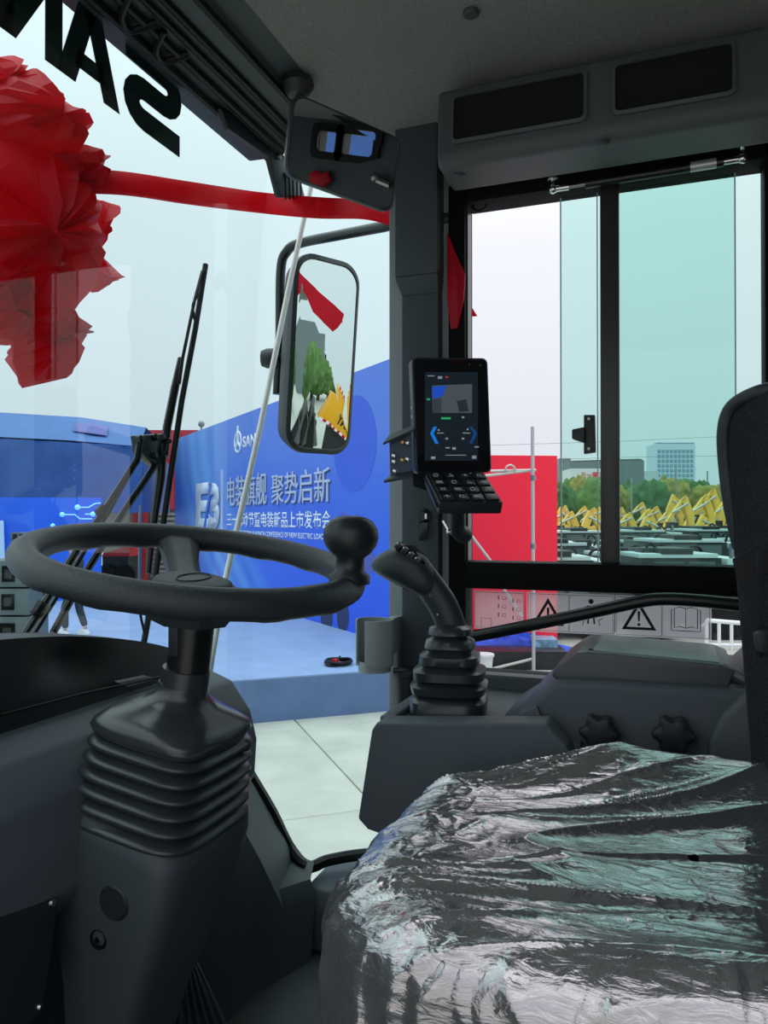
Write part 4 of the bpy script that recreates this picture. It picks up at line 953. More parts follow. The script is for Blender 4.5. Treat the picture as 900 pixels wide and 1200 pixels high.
carpet = mat('stage_carpet', rgb(136, 157, 198), .95, vary=.06, vscale=2, spec=.1)
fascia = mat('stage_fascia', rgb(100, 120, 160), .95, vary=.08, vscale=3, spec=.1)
stg = thing('stage', 'low pale blue carpeted stage platform', 'stage', (*((sA+sB)/2).xy, GZ))
a0 = sA-sd*16; a1 = sB+sd*.75; dep = 13.3
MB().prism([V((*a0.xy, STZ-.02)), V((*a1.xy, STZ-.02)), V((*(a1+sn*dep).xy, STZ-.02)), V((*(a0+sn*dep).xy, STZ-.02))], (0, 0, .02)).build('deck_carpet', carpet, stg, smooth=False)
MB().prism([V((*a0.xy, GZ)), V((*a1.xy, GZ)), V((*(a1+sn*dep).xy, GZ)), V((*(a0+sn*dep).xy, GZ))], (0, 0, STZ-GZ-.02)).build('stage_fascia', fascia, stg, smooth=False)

Fh = V((cos(YAW), sin(YAW), 0))
bA = Fh*13.28+R*.04; bB = Fh*26.6-R*7.24; bd = (bA-bB).normalized(); bn = V((bd.y, -bd.x, 0)); bn = bn if bn.dot(-Fh) > 0 else -bn
bA = bA+bd*1.0; Lb = (bA-bB).length; bT = .85+2.745
bo = V((bB.x, bB.y, STZ))
def BP(px, py): return PN(px, py, bo, bn)
bnr = thing('event_banner', 'tall blue event backdrop wall printed with white and silver lettering', 'banner', bo)
# printed blue field with light streaks at its far end
bmatr = bpy.data.materials.new('banner_print'); MATS['banner_print'] = bmatr; bmatr.use_nodes = True; t = bmatr.node_tree; b = t.nodes['Principled BSDF']; b.inputs['Roughness'].default_value = .55; b.inputs['Specular IOR Level'].default_value = .3
tcn = t.nodes.new('ShaderNodeTexCoord'); sp_ = t.nodes.new('ShaderNodeSeparateXYZ'); t.links.new(tcn.outputs['Generated'], sp_.inputs[0])
nz_ = t.nodes.new('ShaderNodeTexNoise'); nz_.inputs['Scale'].default_value = 1.4; nz_.inputs['Detail'].default_value = 2; t.links.new(tcn.outputs['Generated'], nz_.inputs['Vector'])
cx_ = t.nodes.new('ShaderNodeMath'); cx_.operation = 'MULTIPLY_ADD'; cx_.inputs[1].default_value = .5; t.links.new(nz_.outputs['Fac'], cx_.inputs[0]); t.links.new(sp_.outputs['Z'], cx_.inputs[2])
r1 = t.nodes.new('ShaderNodeValToRGB'); t.links.new(cx_.outputs[0], r1.inputs[0])
el = r1.color_ramp.elements; el[0].position = .15; el[0].color = rgb(52, 92, 228); el[1].position = 1.1; el[1].color = rgb(98, 132, 222)
e = el.new(.55); e.color = rgb(60, 104, 226); e = el.new(.85); e.color = rgb(78, 116, 224)
# streaks: curve x = a + b*(z-c)^2
sq = t.nodes.new('ShaderNodeMath'); sq.operation = 'POWER'; sub = t.nodes.new('ShaderNodeMath'); sub.operation = 'SUBTRACT'; sub.inputs[1].default_value = 1.0; t.links.new(sp_.outputs['Z'], sub.inputs[0])
ab = t.nodes.new('ShaderNodeMath'); ab.operation = 'ABSOLUTE'; t.links.new(sub.outputs[0], ab.inputs[0]); t.links.new(ab.outputs[0], sq.inputs[0]); sq.inputs[1].default_value = 2.0
ma = t.nodes.new('ShaderNodeMath'); ma.operation = 'MULTIPLY_ADD'; ma.inputs[1].default_value = -.30; t.links.new(sq.outputs[0], ma.inputs[0])
bl = sp_
ad_ = t.nodes.new('ShaderNodeMath'); ad_.operation = 'ADD'; t.links.new(ma.outputs[0], ad_.inputs[0])
BX = t.nodes.new('ShaderNodeAttribute'); BX.attribute_name = 'along'; 
t.links.new(BX.outputs['Fac'], ma.inputs[2]); ad_.inputs[1].default_value = 0
r2 = t.nodes.new('ShaderNodeValToRGB'); t.links.new(ad_.outputs[0], r2.inputs[0]); el = r2.color_ramp.elements
el[0].position = 0.0; el[0].color = (.10, .10, .10, 1); el[1].position = .62; el[1].color = (0, 0, 0, 1)
for pos, v_ in ((.06, .35), (.09, .1), (.14, .5), (.17, .15), (.22, .45), (.26, .1), (.30, .25), (.36, .05)):
    e = el.new(pos); e.color = (v_, v_, v_, 1)
mxx = t.nodes.new('ShaderNodeMix'); mxx.data_type = 'RGBA'; mxx.inputs[7].default_value = rgb(120, 205, 250); t.links.new(r2.outputs[0], mxx.inputs[0]); t.links.new(r1.outputs[0], mxx.inputs[6]); t.links.new(mxx.outputs[2], b.inputs['Base Color'])
nv = 40; me = bpy.data.meshes.new('field'); vs = []; fs = []
for i in range(nv+1):
    q = bo.lerp(V((bA.x, bA.y, STZ)), i/nv)
    for dz, dn in ((0, 0), (bT-STZ, 0), (bT-STZ, -.12), (0, -.12)): vs.append(tuple(q+V((0, 0, dz))+bn*dn))
for i in range(nv):
    for k in range(4): k2 = (k+1) % 4; fs.append((i*4+k, i*4+k2, (i+1)*4+k2, (i+1)*4+k))
fs += [(0, 1, 2, 3), tuple(nv*4+k for k in range(4))]
me.from_pydata(vs, [], fs); at = me.attributes.new('along', 'FLOAT', 'POINT')
for i in range(len(vs)): at.data[i].value = (i//4)/nv
link('printed_wall', me, bmatr, bnr, smooth=False)
silver = mat('silver_letter', rgb(205, 215, 235), .4, .2)
silver_d = mat('letter_shadow', rgb(70, 80, 130), .6)
def btext(name, s, pl_, pr_, ytop_r, ybot_r, m, off=.0, ext=.02, sh=False, lift=.004):
    """lettering between picture columns pl_ and pr_; heights read at its right end"""
    a = BP(pl_, 600); c = BP(pr_, ybot_r); d = BP(pr_, ytop_r)
    w_ = (c-V((a.x, a.y, c.z))).length; o_ = V((a.x, a.y, c.z))+bn*lift
    if sh: text(name, s, o_+V((0, 0, -.035))+bd*.04, bd, (0, 0, 1), w_, d.z-c.z, silver_d, bnr, off, .003)
    return text(name, s, o_+bn*(.004 if sh else 0), bd, (0, 0, 1), w_, d.z-c.z, m, bnr, off, ext)
# headline rebuilt in four-character groups with the gap between
btext('headline', '电装旗舰', 267, 313, 552.5, 591.5, silver, .0, .02, True)
btext('headline', '聚势启新', 319, 387.5, 546, 588.4, silver, .0, .02, True)
btext('subtitle', '三一电动节暨电装新品上市发布会', 266, 388, 598, 620.5, white_p, .012, .003)
btext('small_line', 'SANY ELECTRIC FESTIVAL&LAUNCH CONFERENCE OF NEW ELECTRIC LOADERS', 266, 387, 626, 633, white_p, .008, .002)
btext('maker_name', 'SANY', 284.5, 306, 505.5, 520, white_p, .035, .003)
# roundel with three-pointed mark
cR = BP(279.5, 518); r_ = .27
mb = MB().tube([cR+bn*.01+bd*cos(a)*r_+V((0, 0, sin(a)*r_*1.0)) for a in [2*pi*k/24 for k in range(24)]], .03, 6, closed=True)
for a in (90, 215, 325): mb.tube([cR+bn*.01, cR+bn*.01+bd*cos(radians(a))*r_*1.0+V((0, 0, sin(radians(a))*r_*(1.6 if a == 90 else .95)))], .04, 6)
mb.build('round_emblem', white_p, bnr)
# big E3 mark with slash and bar
for (pa, pb_, chs) in ((230.5, 245, 'E'), (245, 257.5, '3')):
    btext('emblem_letter', chs, pa, pb_, 565, 621, silver, .05, .02, True)
c = BP(261, 593); MB().box(c+bn*.02, (.10, .04, 2.05), rz=atan2(bd.y, bd.x)).build('emblem_bar', silver, bnr)
c0_ = BP(249, 566); c1_ = BP(241, 622); MB().tube([c0_+bn*.03, c1_+bn*.03], .05, 4).build('emblem_slash', MATS['banner_print'], bnr)
c = BP(430, 615)                                                    # printed machine silhouettes low on the wall
mm_ = mat('print_violet', rgb(84, 92, 170), .6)
MB().prism([BP(a, b)+bn*.003 for a, b in ((397, 640), (400, 600), (412, 606), (420, 602), (431, 628), (440, 655), (436, 672), (425, 668))], bn*.002).build('print_shape', mm_, bnr, smooth=False)
mb = MB()
for cx0 in (383, 402):
    mb.prism([BP(cx0+7*cos(a), 722+20*sin(a))+bn*.003 for a in [2*pi*k/20 for k in range(20)]], bn*.002)
mb.build('print_wheels', mat('print_dark', rgb(40, 48, 92), .6), bnr, smooth=False)
mb = MB(); cc_ = BP(415, 520)
mb.prism([cc_+bn*.003+bd*cos(a)*.9+V((0, 0, sin(a)*.9)) for a in [2*pi*k/32 for k in range(32)]], bn*.001)
mb.build('print_disc', mat('print_disc', rgb(60, 98, 216), .6), bnr, smooth=False)

# cable coil on the stage
cc2 = PZ(397, 779, STZ); co_ = thing('cable_coil', 'small coil of dark cable with a red plug on the stage deck', 'cable', cc2)
for k in range(5):
    MB().tube([cc2+V(((.20+.03*sin(3*a+k))*cos(a), (.18+.02*cos(2*a+k))*sin(a), .02+.012*k)) for a in [2*pi*j/24 for j in range(24)]], .014, 6, closed=True).build('cable_loop', seal_m, co_)
MB().ball(cc2+V((-.1, .0, .08)), .035, 8, 6, (1, 1.6, .8)).build('plug', red_m, co_)
MB().tube(spline([cc2+V((.1, .1, .03)), cc2+V((.05, 0, .12)), cc2+V((-.1, -.05, .12)), cc2+V((-.2, 0, .03))], 6), .008, 6).build('cable_loop', seal_m, co_)

# blue tent at the far side of the stage
def at(px, py, D): return PT(px, py, D)
tent = thing('marquee', 'long dark blue fabric marquee with arched roof behind the stage', 'tent', at(60, 600, 27).xy.to_3d()+V((0, 0, GZ)))
tm = mat('tent_blue', rgb(52, 92, 158), .75, vary=.10, vscale=2.0, bump=.6, bscale=3)
tm2 = mat('tent_roof', rgb(72, 112, 176), .7, vary=.06, vscale=1.5)
TD = 25.0
tu = (R*.985-Fh*.0+Fh*.17).normalized()
def TPt(px, py): return PN(px, py, Fh*TD+EYE, V((tu.y, -tu.x, 0)))
tb = V((-tu.y, tu.x, 0)); tb = tb if tb.dot(Fh) > 0 else -tb
eave = [TPt(a, b) for a, b in ((-260, 508), (-100, 510), (0, 512), (80, 516), (163, 523))]
rdg = [TPt(a, b)+tb*1.8 for a, b in ((-260, 470), (-100, 469), (0, 475), (80, 480), (162, 493))]
rd2 = [p+tb*5-V((0, 0, .1)) for p in rdg]; bk = [p+tb*8-V((0, 0, 1.2)) for p in eave]
MB().loft([eave, rdg, rd2, bk, [p-V((0, 0, .04)) for p in bk], [p-V((0, 0, .05)) for p in eave]], cap=False, closed_v=False).build('roof_sheet', tm2, tent, ang=20)
L = []
for i in range(9):
    t = i/8; row = []
    for k in range(60):
        s = k/59; px_ = -260+s*427; y0_ = 509+max(0, s-.4)*23; y1_ = 598 if px_ < 118 else 601
        q = TPt(px_, y0_+(y1_-y0_)*t); row.append(q-tb*(.05*sin(s*70)*t+.06*noise.noise(V((s*30, t*3, 1)))))
    L.append(row)
MB().loft(L, cap=False, closed_v=False).build('side_sheet', tm, tent, ang=80)
MB().prism([TPt(166, 523), TPt(167, 600), TPt(166, 600)+tb*8, TPt(166, 523)+tb*8], tu*.03).build('end_sheet', tm, tent)
RF = lambda u, v: eave[3].lerp(eave[4], u).lerp(rdg[3].lerp(rdg[4], u), v)+V((0, 0, .03))-tb*.03
MB().prism([RF(.0, .35), RF(.5, .3), RF(.45, .75), RF(-.02, .7)], -tb*.01).build('red_print', mat('tent_red', rgb(92, 96, 168), .7), tent)
for px_ in (-100, 20, 115, 164):
    q = TPt(px_, 600); MB().tube([V((q.x, q.y, GZ)), V((q.x, q.y, q.z+.2))], .05, 8).build('tent_post', steel, tent)

# blue screen wall in front of the tent
led = thing('stage_screen', 'bright blue backdrop screen with glowing circuit dots in front of the marquee', 'screen', at(40, 700, 22).xy.to_3d()+V((0, 0, STZ)))
LD = 21.5
def LP_(px, py, up=0): return PN(px, py, Fh*LD+EYE, V((tu.y, -tu.x, 0)))-tb*up
lz1 = LP_(40, 583).z
x0_, x1_ = LP_(-300, 600), LP_(118, 600)
blm = mat('screen_blue_print', rgb(25, 88, 215), .5, vary=.15, vscale=.6, emit=rgb(20, 100, 215), estr=.22)
MB().prism([V((*x0_.xy, STZ)), V((*x1_.xy, STZ)), V((*x1_.xy, lz1)), V((*x0_.xy, lz1))], tb*.15).build('screen_face', blm, led, smooth=False)
glow = mat('dot_glow', rgb(150, 215, 255), .5, emit=rgb(120, 205, 255), estr=.6)
for a, b, r__ in ((91, 594.5, .10), (73, 603, .09), (109, 602.5, .09), (62, 616, .08)): MB().ball(LP_(a, b, .01), r__*.75, 12, 8, (1, 1, 1)).build('light_dot', glow, led)
for pts in (((91, 594.5), (104, 594.5), (112, 590), (118, 589.5)), ((73, 603), (88, 603), (94, 608), (108, 608)), ((100, 602.5), (109, 602.5), (118, 600))):
    MB().tube([LP_(a, b, .02) for a, b in pts], .02, 4).build('circuit_line', glow, led)
MB().prism([LP_(a, b, .1) for a, b in ((-40, 611), (6, 610), (8, 668), (-40, 668))], -tb*.05).build('white_panel', mat('pale_panel', rgb(190, 215, 245), .5), led, smooth=False)

# loudspeaker boxes
spk_m = mat('speaker_grey', rgb(84, 98, 104), .5, vary=.15, vscale=5)
def speaker_box(px0, px1, py0, py1, t, label, front=(0, 0), group='loudspeaker boxes at the stage'):
    a = PT(px0, py1, t); b_ = PT(px1, py1, t); top = PT(px0, py0, t).z; r = thing('loudspeaker', label, 'speaker', (a+b_)/2, group)
    d = Fh*.55; hh = top-a.z
    MB().prism([a, b_, V((b_.x, b_.y, top)), V((a.x, a.y, top))], d).build('cabinet', spk_m, r, bevel=.012)
    for fx in ((.70,) if px1-px0 > 40 else (.3, .72)):
        c = a.lerp(b_, fx)+V((0, 0, hh*.5))-Fh*.012; s = hh*.30
        MB().prism([c+R*x*s*.8+V((0, 0, z*s)) for x, z in ((-1, -1), (1, -1), (1, 1), (-1, 1))], Fh*.03).build('horn', matt, r)
        MB().prism([c-Fh*.004+R*x*s*.45+V((0, 0, z*s*.55)) for x, z in ((-1, -1), (1, -1), (1, 1), (-1, 1))], Fh*.01).build('driver', black, r)
    return r
zst = STZ
for (y0, y1, x1, nm) in ((657, 688, 34, 'top wide speaker box of the stack left of the wheel'), (690, 721, 33, 'middle wide speaker box of the stack left of the wheel'), (723, 760, 32, 'lowest wide speaker box of the stack left of the wheel')):
    speaker_box(-46, x1, y0, y1, 8.6, nm)
base_ = PT(0, 760, 8.6); ss = thing('speaker_stand', 'low dark crate under the wide speaker boxes', 'crate', (*base_.xy, STZ))
a = PT(-46, 760, 8.6); b_ = PT(30, 760, 8.6)
MB().prism([V((*a.xy, STZ)), V((*b_.xy, STZ)), V((*b_.xy, a.z)), V((*a.xy, a.z))], Fh*.6).build('crate_body', plastic_d, ss)
for k, y in enumerate((624, 634, 644)): speaker_box(12, 30, y, y+9.5, 17, ('upper', 'middle', 'lower')[k]+' small dark speaker cell stacked before the blue screen')
q = PZ(21, 720, STZ)
a = PT(12, 653.5, 17); b_ = PT(30, 653.5, 17); o = MB().prism([V((*a.xy, STZ)), V((*b_.xy, STZ)), V((*b_.xy, a.z)), V((*a.xy, a.z))], Fh*.55).build('flight_case', plastic_d); tag(o, 'tall dark case under the small speaker cells', 'case')

# flight case on stage
fcp = PZ(114, 711, STZ); fc = thing('equipment_case', 'long low black equipment case lying on the stage behind the wheel', 'case', fcp)
MB().prism([fcp+R*x*.28*s for x, s in ((-1, 1), (1, 1))]+[fcp+R*.28-R*.7+Fh*2.2, fcp-R*.28-R*.7+Fh*2.2], (0, 0, .27)).build('case_body', plastic_d, fc, bevel=.01)
for s in (-1, 1): MB().ball(fcp+R*s*.22+V((0, 0, .03))-Fh*.02, .03, 8, 6).build('castor', steel, fc)
MB().prism([fcp+R*x+V((0, 0, z))-Fh*.012 for x, z in ((-.26, .16), (.26, .16), (.26, .19), (-.26, .19))], Fh*.01).build('case_trim', steel, fc)
# cables from speakers
for k, pts in enumerate((((34, 697), (46, 700), (55, 692), (52, 682)), ((42, 702), (48, 712), (50, 725), (44, 730)), ((46, 733), (54, 740), (60, 748)))):
    o = MB().tube(spline([PT(a, b, 9.0+.2*k) for a, b in pts], 6), .012, 6).build('speaker_cable', seal_m); tag(o, ('black cable looping off the wide speaker stack', 'short hanging black cable beside the speaker stack', 'black cable trailing down beside the wiper rods')[k], 'cable')

# person walking on the stage
ft = PZ(88, 744, STZ); HT = 1.70
per = thing('person', 'person in dark clothes and white shoes walking across the stage, mostly behind the wheel', 'person', ft)
def skin(name, joints, edges, m, parent, root=0, sub=2):
    me = bpy.data.meshes.new(name); me.from_pydata([j[0] for j in joints], edges, []); me.materials.append(m)
    o = bpy.data.objects.new(name, me); COL.objects.link(o)
    s = o.modifiers.new('skin', 'SKIN'); s.use_smooth_shade = True
    for i, j in enumerate(joints): me.skin_vertices[0].data[i].radius = j[1] if isinstance(j[1], tuple) else (j[1], j[1])
    me.skin_vertices[0].data[root].use_root = True
    o.modifiers.new('sub', 'SUBSURF').levels = sub; o.modifiers['sub'].render_levels = sub
    bpy.context.view_layer.update()
    me2 = bpy.data.meshes.new_from_object(o.evaluated_get(bpy.context.evaluated_depsgraph_get())); bpy.data.objects.remove(o)
    for p in me2.polygons: p.use_smooth = True
    o2 = bpy.data.objects.new(name, me2); COL.objects.link(o2); o2.parent = parent; o2.matrix_parent_inverse = Matrix.Translation(-parent.location)
    return o2
# local axes: s = across the body, f = walking direction (towards picture left)
pf_ = (-R*.9+Fh*.2).normalized(); ps = V((-pf_.y, pf_.x, 0))
Q = lambda f, s, h: ft+pf_*f+ps*s+V((0, 0, h))
B_ = [(Q(0, 0, .92), .12), (Q(.01, 0, 1.12), .115), (Q(.02, 0, 1.34), .12), (Q(.03, 0, 1.46), .05), (Q(.05, 0, 1.56), .075), (Q(.06, 0, 1.66), .07),
      (Q(.02, .17, 1.38), .05), (Q(-.04, .21, 1.12), .038), (Q(.10, .22, .88), .028), (Q(.13, .21, .80), .022),
      (Q(.02, -.17, 1.38), .05), (Q(.06, -.21, 1.12), .038), (Q(.02, -.23, .88), .028), (Q(.04, -.23, .80), .022),
      (Q(0, .09, .86), .085), (Q(.16, .09, .48), .055), (Q(.14, .09, .10), .035), (Q(.26, .09, .04), .03),
      (Q(0, -.09, .86), .085), (Q(-.02, -.09, .48), .055), (Q(-.16, -.09, .12), .035), (Q(-.06, -.09, .04), .03)]
E_ = [(0, 1), (1, 2), (2, 3), (3, 4), (4, 5), (2, 6), (6, 7), (7, 8), (8, 9), (2, 10), (10, 11), (11, 12), (12, 13), (0, 14), (14, 15), (15, 16), (16, 17), (0, 18), (18, 19), (19, 20), (20, 21)]
skinm = mat('skin', rgb(206, 160, 140), .6)
skin('body', B_, E_, skinm, per)
for s in (1, -1):
    bj = B_[9 if s > 0 else 13][0]
    for k in range(4): MB().tube([bj+pf_*(.018-.012*k), bj+pf_*(.025-.012*k)+V((0, 0, -.05)), bj+pf_*(.035-.010*k)+V((0, 0, -.085+.006*abs(k-1)))], [.010, .009, .007], 6).build('finger', skinm, per)
    MB().tube([bj+pf_*.02+V((0, 0, .01)), bj+pf_*.045+V((0, 0, -.03))], [.011, .008], 6).build('thumb', skinm, per)
dk = mat('dark_cloth', rgb(46, 54, 62), .85)
skin('trousers', [(Q(0, 0, .94), .135), (Q(0, .09, .84), .10), (Q(.16, .09, .48), .075), (Q(.14, .09, .12), .062), (Q(0, -.09, .84), .10), (Q(-.02, -.09, .48), .075), (Q(-.15, -.09, .14), .062)], [(0, 1), (1, 2), (2, 3), (0, 4), (4, 5), (5, 6)], dk, per)
skin('jacket', [(Q(0, 0, .98), .15), (Q(.01, 0, 1.15), .145), (Q(.02, 0, 1.36), .14), (Q(.02, .18, 1.38), .065), (Q(-.04, .21, 1.12), .052), (Q(.08, .22, .92), .042), (Q(.02, -.18, 1.38), .065), (Q(.06, -.21, 1.12), .052), (Q(.03, -.23, .92), .042)], [(0, 1), (1, 2), (2, 3), (3, 4), (4, 5), (2, 6), (6, 7), (7, 8)], dk, per)
MB().ball(Q(.05, 0, 1.66), .092, 14, 8, (1, 1, .75)).build('hair', mat('hair_black', (.01, .01, .012, 1), .6), per)
for f_, s_ in ((.20, .09), (-.11, -.09)): MB().loft([sup(Q(f_, s_, h), pf_*a, ps*.045, 2.6, 16) for h, a in ((0, .13), (.03, .135), (.06, .10), (.10, .05))]).build('shoe', mat('white_shoe', (.75, .75, .75, 1), .6), per)

# red containers, shutters and forklift behind
CD = 34.0
rc = thing('shipping_container', 'red corrugated container building behind the marquee end', 'container', PT(190, 600, CD).xy.to_3d()+V((0, 0, GZ)))
redc = mat('container_red', rgb(186, 46, 62), .6, vary=.08, vscale=.7)
def CP(px, py, D=CD): return PT(px, py, D)
z1 = CP(190, 507).z; a = CP(120, 600); b_ = CP(232, 600)
for i in range(28):
    p0 = a.lerp(b_, i/28); p1 = a.lerp(b_, (i+1)/28); off = Fh*(.0 if i % 2 else -.06)
    MB().prism([V((*(p0+off).xy, CP(190, 597).z)), V((*(p1+off).xy, CP(190, 597).z)), V((*(p1+off).xy, z1)), V((*(p0+off).xy, z1))], Fh*.1).build('panel', redc, rc, smooth=False)
MB().prism([V((*a.xy, z1)), V((*b_.xy, z1)), V((*b_.xy, z1+.12)), V((*a.xy, z1+.12))], Fh*.2).build('top_rail', redc, rc)
MB().prism([V((*(a+Fh*.1).xy, GZ)), V((*(b_+Fh*.1).xy, GZ)), V((*(b_+Fh*.1).xy, z1)), V((*(a+Fh*.1).xy, z1))], Fh*2.4).build('container_body', mat('shed_grey', rgb(120, 118, 112), .7), rc)
zsh = CP(190, 597).z
for k in range(14):
    z = GZ+.15+k*(zsh-GZ-.2)/14; p0 = CP(176, 600); p1 = CP(205, 600)
    MB().prism([V((*p0.xy, z)), V((*p1.xy, z)), V((*p1.xy, z+.12)), V((*p0.xy, z+.12))], Fh*.1).build('shutter_slat', mat('shutter', rgb(150, 146, 140), .6), rc)
for px_ in (163, 174): 
    q = CP(px_-2, 600)-Fh*.25; MB().tube([V((*q.xy, GZ)), V((*q.xy, zsh))], .16, 8).build('column', mat('column_paint', rgb(190, 185, 165) if px_ > 170 else rgb(150, 40, 50), .6), rc)
fk = thing('forklift', 'small red utility truck parked before the grey shutter', 'truck', PZ(140, 660, GZ))
q = PT(138, 648, 31); rr = mat('truck_red', rgb(200, 40, 50), .4)
zq = lambda y: PT(138, y, 31).z
MB().prism([PT(118, 652, 31), PT(152, 652, 31), PT(152, 641, 31), PT(146, 640, 31), PT(144, 642, 31), PT(122, 648, 31)], Fh*1.5).build('body', rr, fk)
MB().prism([PT(140, 642, 31), PT(151, 642, 31), PT(151, 636, 31), PT(141, 636, 31)], Fh*1.4).build('cab', rr, fk)
for px_ in (124, 146):
    c = PT(px_, 655, 30.8); MB().tube([V((c.x, c.y, GZ+.45)), V((c.x, c.y, GZ+.45))+Fh*.3], .45, 16).build('wheel', seal_m, fk)
MB().prism([V((*PT(120, 652, 31).xy, GZ+.3)), V((*PT(150, 652, 31).xy, GZ+.3)), PT(150, 652, 31), PT(120, 652, 31)], Fh*1.4).build('chassis', plastic_d, fk)

# lamp on the far post beside the banner
lp = thing('street_lamp', 'small round lamp on a pole above the far end of the banner', 'lamp', PT(236, 600, 30).xy.to_3d()+V((0, 0, GZ)))
q = PT(236, 497, 30); MB().tube([V((q.x, q.y, GZ)), q], .04, 8).build('pole', steel, lp); MB().ball(q, .13, 12, 8).build('lamp_head', mat('lamp_grey', rgb(130, 140, 145), .4), lp)
q = PT(232, 505, 30)

# ================================================================== RIGHT-HAND YARD
red_b = thing('red_board', 'tall plain red display board standing in the yard left of the window bar', 'board', PZ(620, 757, GZ))
RD = 16.6
a = PT(500, 600, RD); b_ = PT(653, 600, RD); zt_b = PT(620, 534, RD).z
rm = mat('board_red', (.93, .012, .045, 1), .6)
MB().prism([V((*a.xy, GZ)), V((*b_.xy, GZ)), V((*b_.xy, zt_b)), V((*a.xy, zt_b+.02))], Fh*.08).build('board_face', rm, red_b, smooth=False)
MB().prism([V((*(a+Fh*.09).xy, GZ)), V((*(b_+Fh*.09-R*.1).xy, GZ)), V((*(b_+Fh*.09-R*.1).xy, zt_b-.05)), V((*(a+Fh*.09).xy, zt_b-.05))], Fh*.05).build('board_backing', steel, red_b)
sc_ = thing('scaffold_frame', 'galvanised scaffold tubes standing before the red board', 'scaffold', PZ(625, 790, GZ))
SD = 13.6; SP = lambda a, b, d=0: PT(a, b, SD+d)
galv = mat('galvanised', rgb(185, 188, 184), .4, .4)
MB().tube([V((*SP(625, 600).xy, GZ)), SP(624, 500)], .032, 8).build('upright', galv, sc_)
for y in (560, 640, 700): MB().tube([SP(625, y+3), SP(624.8, y-3)], .05, 8).build('coupler', steel, sc_)
for p0, p1 in (((575, 552), (628, 551)), ((500, 566), (624, 551)), ((548, 622), (583, 668)), ((575, 668), (612, 722)), ((560, 788), (625, 772)), ((540, 800), (560, 788))):
    MB().tube([SP(*p0, .1), SP(*p1, .1)], .026, 8).build('brace', galv, sc_)
MB().tube([SP(598+6*cos(a), 552-7*sin(a), .05) for a in [pi*k/10 for k in range(11)]], .018, 6).build('hook', galv, sc_)

# goods on the ground below the pane
def ground_box(px, py, w_, d, h, m, name, label, cat, rz=0, z=0):
    q = PZ(px, py, GZ); return tag(MB().box((q.x, q.y, GZ+z+h/2), (d, w_, h), rz).build(name, m, None, bevel=.01), label, cat)
blu = mat('blue_sheet', rgb(34, 70, 190), .6, vary=.4, vscale=4)
q = PZ(590, 771, GZ)
L = []
for i in range(12):
    r = 1-i/11; L.append([V((q.x+cos(a)*.8*(r**.5+.02)*(1+.3*noise.noise(V((cos(a)*2, sin(a)*2, i*.3)))), q.y+sin(a)*1.5*(r**.5+.02)*(1+.3*noise.noise(V((cos(a)*2, sin(a)*2, i*.4+5)))), GZ+(.5*(i/11)**.8)*(1+.4*noise.noise(V((cos(a)*3, sin(a)*3, 2)))))) for a in [2*pi*k/36 for k in range(36)]])
o = MB().loft(L).build('tarpaulin', blu, ang=30); tag(o, 'crumpled bright blue tarpaulin heaped on the yard by the red board', 'tarpaulin')
pk = mat('pack_black', (.015, .016, .02, 1), .35, vary=.5, vscale=8)
ground_box(600, 782, 1.9, .7, .35, pk, 'cable_pack', 'long bundle of black wrapped hoses on the yard in front of the tarpaulin', 'bundle', YAW, .0)
ground_box(637, 778, .45, .5, .5, mat('bag_blue', rgb(120, 160, 190), .3, vary=.5, vscale=9), 'plastic_bag', 'pale blue plastic bag at the right end of the hose bundle', 'bag', .3)
c = PZ(566, 790, GZ); o = lathe([(0, 0), (.15, 0), (.18, .32), (.20, .32), (.20, .36), (0, .36)], V((c.x, c.y, GZ)), (0, 0, 1), 20).build('plastic_tub', mat('tub_white', (.72, .74, .76, 1), .5), ang=30); tag(o, 'white plastic tub on the yard just right of the joystick', 'tub')

# white railing
rl = thing('white_railing', 'white tubular railing standing behind the right end of the lower pane', 'railing', PZ(858, 764, GZ))
wr = mat('rail_white', (.85, .87, .9, 1), .4); RDp = 16
p0 = PT(828, 727, RDp); p1 = PT(930, 735, RDp)
MB().tube([p0, p1], .045, 8).build('top_rail', wr, rl)
MB().tube([V((p0.x, p0.y, GZ+.12)), V((p1.x, p1.y, GZ+.12))], .035, 8).build('bottom_rail', wr, rl)
for k in range(8):
    q = p0.lerp(p1, k/7); MB().tube([V((q.x, q.y, GZ)), q], .035, 8).build('baluster', wr, rl)
MB().prism([PT(836, 738, 17.5), PT(930, 738, 17.5), PT(930, 760, 17.5), PT(836, 760, 17.5)], Fh*.3).build('infill', plastic_d, rl)

